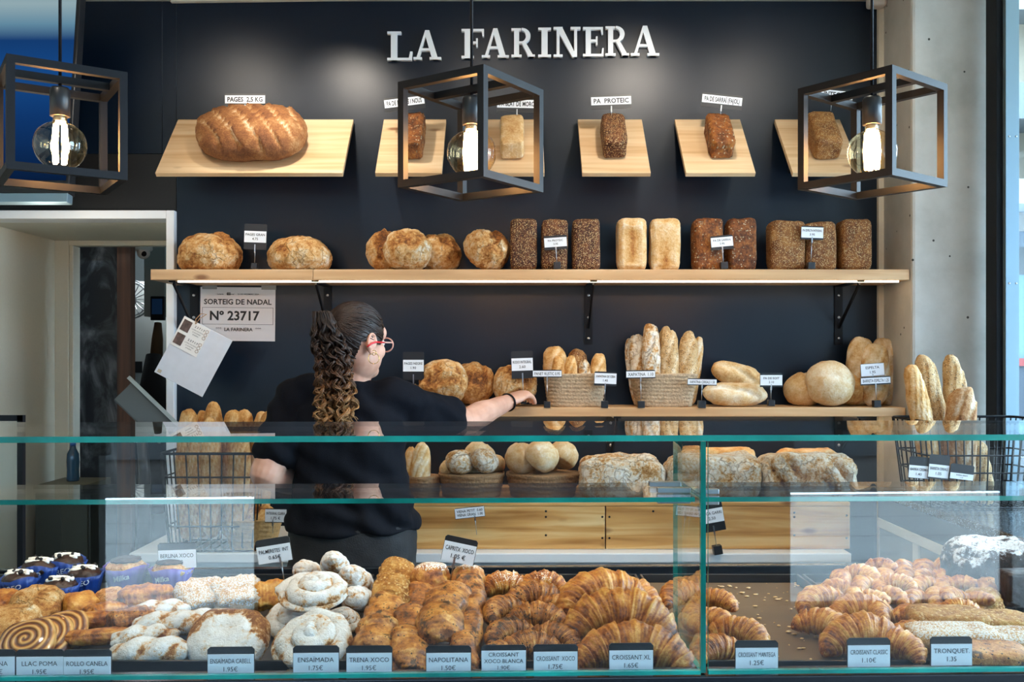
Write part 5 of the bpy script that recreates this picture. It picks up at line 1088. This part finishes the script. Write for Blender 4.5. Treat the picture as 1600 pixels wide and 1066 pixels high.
# price tags along the front pane and on wires
G = 'price tags along the front glass'
for (px, py, w_, lines, lb) in ((-6, 1040, 60, ['SIMONA', '1.95€'], 'front price tag cut off by the left picture edge'), (63, 1040, 74, ['LLAC POMA', '1.95€'], 'front price tag reading LLAC POMA'), (137, 1040, 74, ['ROLLO CANELA', '1.95€'], 'front price tag reading ROLLO CANELA'), (361, 1036, 73, ['ENSAÏMADA CABELL', '1.95€'], 'front price tag reading ENSAIMADA CABELL'), (494, 1034, 72, ['ENSAÏMADA', '1.75€'], 'front price tag reading ENSAIMADA'), (577, 1034, 72, ['TRENA XOCO', '1.95€'], 'front price tag reading TRENA XOCO'), (701, 1034, 71, ['NAPOLITANA', '1.50€'], 'front price tag reading NAPOLITANA'),
                                (787, 1033, 71, ['CROISSANT', 'XOCO BLANCA', '1.90€'], 'front price tag with three lines reading CROISSANT XOCO BLANCA'), (868, 1032, 70, ['CROISSANT  XOCO', '1.75€'], 'front price tag reading CROISSANT XOCO'), (986, 1030, 70, ['CROISSANT XL', '1.65€'], 'front price tag reading CROISSANT XL'), (1182, 1026, 68, ['CROISSANT MANTEGA', '1.25€'], 'front price tag reading CROISSANT MANTEGA'), (1357, 1022, 68, ['CROISSANT CLASSIC', '1.10€'], 'front price tag reading CROISSANT CLASSIC'), (1486, 1020, 66, ['TRONQUET.', '1.35'], 'front price tag reading TRONQUET')):
    tag(px, py-2.5, 1.480+(px-800)/F*1.48*.028, w_, 45, lines, lb, G, 1.6, 0, split=(0, .76) if len(lines) == 2 else (0, .82), bold=.0)
G = 'price tags on wires among the pastries'
tag(718, 860, 1.93, 52, 40, ['CAPRITX  XOCO', '1.05 €'], 'tilted price tag on a wire reading CAPRITX XOCO', G, 0, 12, .075, None, (0, .78), stem_x=-.006)
tag(428, 860, 1.92, 54, 38, ['PALMERETES  INT', '0.65€'], 'tilted price tag on a wire reading PALMERETES INT', G, 0, -9, .09, None, (0, .72), stem_x=.01)
tag(277, 868, 2.0, 60, 40, ['BERLINA XOCO', '1.65€'], 'pale price tag on a wire above the right purple muffin', G, 0, -2, .08, None, (0, .72), stem_x=-.01)
# ------------------------------------------------------------------ the worker
def fuse(mb, vox, it=4, post=None):
    me = mb.mesh('fuse', []); o = bpy.data.objects.new('fuse', me); COL.objects.link(o)
    r = o.modifiers.new('r', 'REMESH'); r.mode = 'VOXEL'; r.voxel_size = vox; r.use_smooth_shade = True
    s = o.modifiers.new('s', 'SMOOTH'); s.factor = .5; s.iterations = it
    me2 = bpy.data.meshes.new_from_object(o.evaluated_get(bpy.context.evaluated_depsgraph_get()))
    bpy.data.objects.remove(o); bpy.data.meshes.remove(me)
    if post:
        no = [v.normal.copy() for v in me2.vertices]
        for v, n in zip(me2.vertices, no): v.co += n*post(v.co)
    me2.polygons.foreach_set('use_smooth', [True]*len(me2.polygons)); me2.update()
    return me2
def cap(mb, pts, rs, seg=16, up=None):
    """closed tapered limb with rounded ends"""
    pts = [Vector(p) for p in pts]; rs = [r if isinstance(r, tuple) else (r, r) for r in rs]
    # resample smoothly
    P, Q = [], []; n = len(pts)
    for i in range(n-1):
        p0, p1, p2, p3 = pts[max(i-1, 0)], pts[i], pts[i+1], pts[min(i+2, n-1)]
        for k in range(6):
            t = k/6; a = .5*((2*p1)+(p2-p0)*t+(2*p0-5*p1+4*p2-p3)*t*t+(3*p1-p0-3*p2+p3)*t**3); P.append(a)
            s = t*t*(3-2*t); Q.append((rs[i][0]*(1-s)+rs[i+1][0]*s, rs[i][1]*(1-s)+rs[i+1][1]*s))
    P.append(pts[-1]); Q.append(rs[-1])
    d0 = (P[0]-P[1]).normalized(); d1 = (P[-1]-P[-2]).normalized(); A, B = [], []
    for k in range(3, 0, -1):
        a = R(30*k-2); A.append((P[0]+d0*Q[0][1]*math.sin(a)*.9, (Q[0][0]*math.cos(a), Q[0][1]*math.cos(a)))); B.append((P[-1]+d1*Q[-1][1]*math.sin(a)*.9, (Q[-1][0]*math.cos(a), Q[-1][1]*math.cos(a))))
    P = [a for a, _ in A]+P+[b for b, _ in B[::-1]]; Q = [q for _, q in A]+Q+[q for _, q in B[::-1]]
    mb.tube(P, Q, seg, True, up=up)
def ellstack(mb, rows, seg=36):
    """rows (z, cx, cy, rx, ry): closed body of stacked ellipses"""
    vs, fs = [], []; n = len(rows)
    for (z, cx, cy, rx, ry) in rows:
        for k in range(seg):
            a = 2*PI*k/seg; vs.append((cx+rx*sgp(math.cos(a), .85), cy+ry*sgp(math.sin(a), .85), z))
    for i in range(n-1):
        for k in range(seg):
            k2 = (k+1) % seg; fs.append((i*seg+k, i*seg+k2, (i+1)*seg+k2, (i+1)*seg+k))
    fs.append(tuple(range(seg-1, -1, -1))); fs.append(tuple((n-1)*seg+k for k in range(seg))); mb.add(vs, fs)
HX = Vector((-.486, 2.965, 1.497)); hf = Vector((.63, .777, -.05)).normalized(); hs = Vector((.777, -.63, 0)).normalized(); hu = hs.cross(hf).normalized()
def H(f, s, u): return HX+hf*f+hs*s+hu*u
HM = Matrix(((hf.x, hs.x, hu.x, HX.x), (hf.y, hs.y, hu.y, HX.y), (hf.z, hs.z, hu.z, HX.z), (0, 0, 0, 1)))
def skin_mat():
    m, t, b, L = newmat('skin'); tc = N(t, 'TexCoord'); n = N(t, 'TexNoise', i_Scale=18.0, i_Detail=5.0); L(tc.outputs['Object'], n.inputs['Vector'])
    rp = ramp(t, [(.3, '#c4917a'), (.55, '#d5a48d'), (.75, '#ddb09a')]); L(n.outputs['Fac'], rp.inputs[0]); L(rp.outputs[0], b.inputs['Base Color'])
    b.inputs['Roughness'].default_value = .48; b.inputs['Subsurface Weight'].default_value = .12; b.inputs['Subsurface Radius'].default_value = (.012, .005, .003)
    return m
SKIN = skin_mat()
pr = thing('person', 'person with long curly ponytail and black t-shirt reaching to the lower shelf', 'person', loc=(-.505, 3.02, 0))
PI_ = pr.matrix_world.inverted()
def pchild(name, me, mat, parent=pr):
    me.materials.clear(); me.materials.append(mat); o = bpy.data.objects.new(name, me); COL.objects.link(o); o.parent = parent
    o.matrix_local = PI_ if parent is pr else Matrix(); return o
SR, ER, WR = Vector((-.375, 3.0, 1.318)), Vector((-.165, 3.25, 1.236)), Vector((-.014, 3.515, 1.289))
SL, EL, WL = Vector((-.665, 3.0, 1.325)), Vector((-.748, 2.92, 1.098)), Vector((-.655, 3.14, 1.03))
b = MB()
ellstack(b, [(.84, -.505, 3.03, .15, .10), (.95, -.505, 3.03, .165, .105), (1.08, -.51, 3.02, .14, .095), (1.22, -.515, 3.01, .155, .10), (1.31, -.515, 3.01, .14, .09), (1.36, -.51, 3.01, .08, .06)])
cap(b, [(-.50, 3.01, 1.32), (-.495, 3.0, 1.38), (-.487, 2.985, 1.44)], [.062, .054, .053])
for s, x in ((-1, -.605), (1, -.41)): cap(b, [(x, 3.03, .9), (x-.0, 3.02, .5), (x, 3.05, .1)], [.09, .06, .042]); cap(b, [(x, 3.05, .06), (x+.03*s, 3.2, .035)], [.04, .03])
# head
b.ball((.0, 0, .028), (.097, .075, .092), 28, 18, M=HM); b.ball((.028, 0, -.035), (.066, .066, .078), 24, 16, M=HM); b.ball((.07, 0, -.082), (.026, .028, .024), 16, 10, M=HM)
b.ball((.078, 0, .035), (.022, .055, .035), 16, 10, M=HM)
cap(b, [H(.092, 0, .015), H(.108, 0, -.012), H(.112, 0, -.022)], [.008, .011, .013]); b.ball((.084, 0, -.056), (.012, .020, .010), 14, 8, M=HM)
for s in (-1, 1):
    b.ball((.062, s*.036, -.022), (.026, .026, .028), 14, 10, M=HM)
    b.ball((-.006, s*.0765, -.004), (.016, .007, .028), 16, 12, M=HM); b.ball((-.001, s*.077, -.026), (.009, .006, .012), 12, 8, M=HM)
    b.tube([H(-.004+.016*math.cos(a), s*.083, .004+.024*math.sin(a)) for a in [R(x) for x in range(-60, 261, 20)]], .0042, 8)
# arms
cap(b, [SR, SR.lerp(ER, .5), ER, ER.lerp(WR, .35), ER.lerp(WR, .7), WR], [.06, .052, .046, .046, .036, (.030, .023)])
cap(b, [SL, SL.lerp(EL, .5), EL], [.06, .056, .050]); cap(b, [EL, EL.lerp(WL, .4), WL], [.049, .045, .028])
def hand(W, hd, side, up, curl, L=1.0):
    """palm, four fingers and a thumb that closes from the side"""
    hd = hd.normalized(); up = (up-hd*up.dot(hd)).normalized(); sd = hd.cross(up).normalized()*side   # sd points to the little finger
    def sr(v): return [(x*L, y*L) if isinstance(v[0], tuple) else x*L for x, y in v] if isinstance(v[0], tuple) else [x*L for x in v]
    cap(b, [W, W+hd*.035*L, W+hd*.075*L], sr([(.015, .026), (.0155, .036), (.0125, .038)]), 16, up=up)
    for i, (o, ln) in enumerate(((-.029, .070), (-.010, .078), (.010, .073), (.028, .057))):
        p = W+hd*(.080-.004*abs(i-1))*L+sd*o*L; pts = [p-hd*.02*L, p]; dd = hd.copy(); c0 = curl*(1+.12*i)
        for j, q in enumerate((.45, .32, .23)):
            dd = (Matrix.Rotation(R(c0*(1.1, 1.2, .9)[j]), 3, hd.cross(up).normalized()) @ dd).normalized()
            pts.append(pts[-1]+dd*ln*q*L)
        cap(b, pts, sr([.0085, .0092, .0085, .0078, .0068]), 10)
    p = W+(hd*.028-sd*.026)*L; td = (hd*.8-sd*.62-up*.25).normalized()
    cap(b, [p, p+td*.03*L, p+td*.03*L+(hd*.9-sd*.25-up*.3).normalized()*.028*L, p+td*.03*L+(hd*.9-sd*.25-up*.3).normalized()*.05*L], sr([.013, .0115, .0095, .0075]), 10)
hand(WR, Vector((.058, .085, .030)), 1, Vector((-.25, -.40, 1)), -17, 1.14)
hand(WL, WL-EL, 1, Vector((-.3, -.2, 1)), -38)
body = pchild('body', fuse(b, .0036, 3), SKIN)
for s in (-1, 1):
    m = MB(); m.ball((.081, s*.033, .004), .0115, 14, 10, M=HM); m.build('eye', plain('eye_white', '#e8e4df', .2), pr, PI_)
# t-shirt and trousers
b = MB()
ellstack(b, [(.915, -.502, 3.03, .206, .148), (.95, -.502, 3.03, .207, .148), (1.02, -.505, 3.025, .190, .138), (1.09, -.508, 3.02, .176, .130), (1.17, -.512, 3.01, .180, .128), (1.25, -.515, 3.005, .188, .125), (1.295, -.515, 3.005, .180, .112), (1.332, -.512, 3.005, .142, .088), (1.358, -.505, 3.003, .088, .068), (1.374, -.500, 3.0, .066, .060)])
cap(b, [(-.47, 3.0, 1.315), SR, SR.lerp(ER, .45), SR.lerp(ER, .80)], [.066, .069, .067, .0665], 24)
cap(b, [(-.56, 3.0, 1.32), SL, SL.lerp(EL, .4), SL.lerp(EL, .70)], [.066, .071, .071, .074], 24)
def folds(co):
    d = 0; w_ = co*9
    if co.z < 1.12: d += .006*math.sin((co.z+.25*co.x)*85+4*fr(w_*.6, 2))*min(1, (1.12-co.z)*8)
    return d+.009*fr(Vector((w_.x*.8, w_.y*.8, w_.z*.5)), 3)+.0045*math.sin((co.x*.8+co.z)*55+5*fr(w_*.4, 2))
SHIRT = plain('black_cotton', (.0045, .0055, .009, 1), .85, bump=.15, scale=300, var=.15, spec=.1)
sh = pchild('t_shirt', fuse(b, .006, 3, folds), SHIRT)
m = MB(); m.tube([(-.497+.0625*math.cos(a), 2.999+.0585*math.sin(a), 1.374-.010*math.sin(a)*-1-.004) for a in [2*PI*i/36 for i in range(37)]], .0065, 8, False); m.build('collar', SHIRT, pr, PI_)
b = MB()
ellstack(b, [(.70, -.505, 3.03, .19, .13), (.80, -.502, 3.03, .202, .142), (.88, -.502, 3.03, .202, .142), (.94, -.502, 3.03, .196, .138)])
for x in (-.605, -.405): cap(b, [(x, 3.03, .78), (x, 3.02, .5), (x, 3.04, .12)], [.112, .085, .07])
pchild('trousers', fuse(b, .009, 3, lambda co: .006*fr(co*9, 3)), plain('black_denim', (.008, .008, .010, 1), .75, bump=.2, scale=250))
for x in (-.605, -.405):
    m = loaf(.135, .05, .05, .8, .8, .03, 1, 1, .6, 24, 20); m.build('shoe', K['blackplastic'], pr, PI_ @ TR((x, 3.11, .032), 0, 0, 90))
# hair
def hair_mat():
    m, t, bs, L = newmat('brown_hair'); a = N(t, 'Attribute', attribute_name='tone')
    rp = ramp(t, [(0, '#120a07'), (.35, '#26160e'), (.6, '#4a2e1b'), (.85, '#7d5733'), (1, '#a67c4e')]); L(a.outputs['Fac'], rp.inputs[0]); L(rp.outputs[0], bs.inputs['Base Color'])
    bs.inputs['Roughness'].default_value = .45; bs.inputs['Specular IOR Level'].default_value = .4; return m
HAIR = hair_mat()
TIE = Vector((-.108, -.005, .062))
def capr(d):      # skull surface (head frame) slightly enlarged
    return Vector((d.x*.1035, d.y*.0815, d.z*.0985+.028))
def inhair(d): return d.x < .56+.22*max(0, d.z)-.28*max(0, -d.z) and not (d.z < -.30-.1*d.x and abs(d.y) > .55 and d.x > -.35) and d.z > -.80
m = MB(); vs, fs = [], []; nu, nv = 160, 96; keep = []
for i in range(nv+1):
    th = PI*i/nv
    for k in range(nu):
        a = 2*PI*k/nu; d = Vector((math.sin(th)*math.cos(a), math.sin(th)*math.sin(a), math.cos(th)))
        p = capr(d); p += d*.003*fr(Vector((d.x*2, d.y*14, d.z*14)), 2); vs.append(p); keep.append(inhair(d))
for i in range(nv):
    for k in range(nu):
        k2 = (k+1) % nu; q = (i*nu+k, (i+1)*nu+k, (i+1)*nu+k2, i*nu+k2)
        if all(keep[j] for j in q): fs.append(q)
m.add(vs, fs, True, 0, [.12]*len(vs), M=HM)
rnd = random.Random(3)
for i in range(900):
    th = math.acos(rnd.uniform(-.8, .99)); a = rnd.uniform(-PI, PI); d0 = Vector((math.sin(th)*math.cos(a), math.sin(th)*math.sin(a), math.cos(th)))
    if not inhair(d0): continue
    d1 = Vector((TIE.x/.1035, TIE.y/.0815, (TIE.z-.028)/.0985)).normalized(); d1 = (d1+Vector((rnd.uniform(-.1, .1), rnd.uniform(-.16, .16), rnd.uniform(-.16, .16)))).normalized()
    # stretch the start forward to the hairline
    pts = []
    for k in range(15):
        t = k/14; d = d0.lerp(d1, t)
        if d.length < .1: break
        d.normalize(); pts.append(capr(d)*1.0+d*(.0005+.0018*math.sin(t*PI)*rnd.uniform(.6, 1.2)))
    if len(pts) > 10: m.tube(pts, [.0016]*(len(pts)-1)+[.0012], 5, True, tone=rnd.uniform(.12, .42), M=HM)
hr = m.build('hair', HAIR, pr, PI_)
m = MB(); tw = HM @ TIE
for i in range(70):      # smooth bundle leaving the tie
    a = rnd.uniform(0, 2*PI); q = rnd.uniform(.3, 1)**.5
    o = hs*math.cos(a)*q+hu*math.sin(a)*q
    m.tube([tw+hf*.03+o*.020, tw+o*.02, tw-hf*.020+o*.026+hu*.004, tw-hf*.026+o*.030-hu*.02, tw-hf*.022+o*.034-hu*.06], .003, 6, True, tone=rnd.uniform(.15, .42))
for i in range(74):
    a = rnd.uniform(0, 2*PI); q = rnd.uniform(.05, 1)**.5; ca, sa = math.cos(a)*q, math.sin(a)*q
    L_ = rnd.uniform(.20, .36) if i > 26 else rnd.uniform(.30, .365); amp = rnd.uniform(.0055, .0095); f = 2*PI/rnd.uniform(.034, .056); ph = rnd.uniform(0, 6.28); hand_ = rnd.choice((-1, 1)); c0 = rnd.uniform(-.10, .10); bend = rnd.uniform(-.014, .014); n = 70
    for j in range(5):
        jx, jy, jp = rnd.uniform(-.0035, .0035), rnd.uniform(-.0035, .0035), rnd.uniform(-.5, .5); pts, tn = [], []; Lj = L_*rnd.uniform(.93, 1.04); r0 = rnd.uniform(.0014, .0026)
        for k in range(n+1):
            t = k/n; z = t*Lj
            sw = .026+.026*min(1, z/.08)-.006*max(0, (z-.2)/.14); dep = .026+.010*min(1, z/.1)
            base = tw-hf*.024+Vector((.004+.030*min(1, z/.12)+.012*t, -.004, -z+.006))
            g = min(1, z/.05)
            pts.append(base+Vector((ca*sw+jx, sa*dep+jy, .018*(1-math.sin(min(1, z/.06)*PI/2))))+Vector((math.cos(z*f+ph+jp), hand_*math.sin(z*f+ph+jp), .25*math.sin(2*z*f)))*amp*g*(.8+.6*t)+Vector((bend*math.sin(t*5), 0, 0)))
            tn.append(max(0, min(1, .2+.85*max(0, (z-.07)/.25)**1.0+c0+.05*(j-2))))
        m.tube(pts, [r0*(1-.55*(k/n)**3) for k in range(n+1)], 5, True, tone=tn)
m.build('ponytail', HAIR, pr, PI_)
m = MB(); m.tube([tw-hf*.004+(hs*math.cos(x)+hu*math.sin(x))*.024 for x in [2*PI*i/20 for i in range(21)]], .006, 8, False); m.build('hair_tie', K['black'], pr, PI_)
# glasses, earrings, wristband
gl = MB(); RED = plain('red_plastic', '#c81f2c', .3); PINK = plain('pale_pink_frame', '#d9a79a', .3)
for s in (-1, 1): gl.tube([H(.100+.004*math.cos(a), s*(.036+.026*math.cos(a)), .000+.0215*math.sin(a)) for a in [2*PI*i/24 for i in range(25)]], .0022, 8, False)
gl.tube([H(.105, -.011, .004), H(.108, 0, .007), H(.105, .011, .004)], .002, 6)
go = gl.build('glasses', PINK, pr, PI_)
for s in (-1, 1):
    m = MB(); m.tube([H(.100, s*.061, .006), H(.085, s*.074, .006), H(.045, s*.0815, .004)], [.0024, .0024, .0026], 8); m.tube([H(.047, s*.0817, .004), H(.004, s*.088, .002), H(-.012, s*.089, -.004), H(-.028, s*.088, -.014)], [.0027, .003, .003, .0026], 8, mi=1)
    m.build('temple', [PINK, RED], go)
GOLD = plain('gold', '#d9b36a', .25, 1)
for (u, r_) in ((-.047, .0165), (-.030, .007)):
    m = MB(); m.tube([H(.004+r_*math.cos(a)*.8, .084+r_*math.cos(a)*.6, u+r_*math.sin(a)) for a in [2*PI*i/24 for i in range(25)]], .0012, 6, False); m.build('earring', GOLD, pr, PI_)
wd = (WR-ER).normalized(); wa = wd.orthogonal().normalized(); wb_ = wd.cross(wa); wc = WR-wd*.004
m = MB(); m.tube([wc+(wa*math.cos(x)+wb_*math.sin(x))*.0315 for x in [2*PI*i/28 for i in range(29)]], .0034, 8, False); m.build('wristband', K['black'], pr, PI_)
single(PB, 'paper_bag', plain('white_bag_paper', '#d8d6d2', .7, bump=.3, scale=30), 'crumpled white paper bag held in the left hand of the worker', 'bag', None, TR((-.672, 3.17, .915), 0, 4, 0))
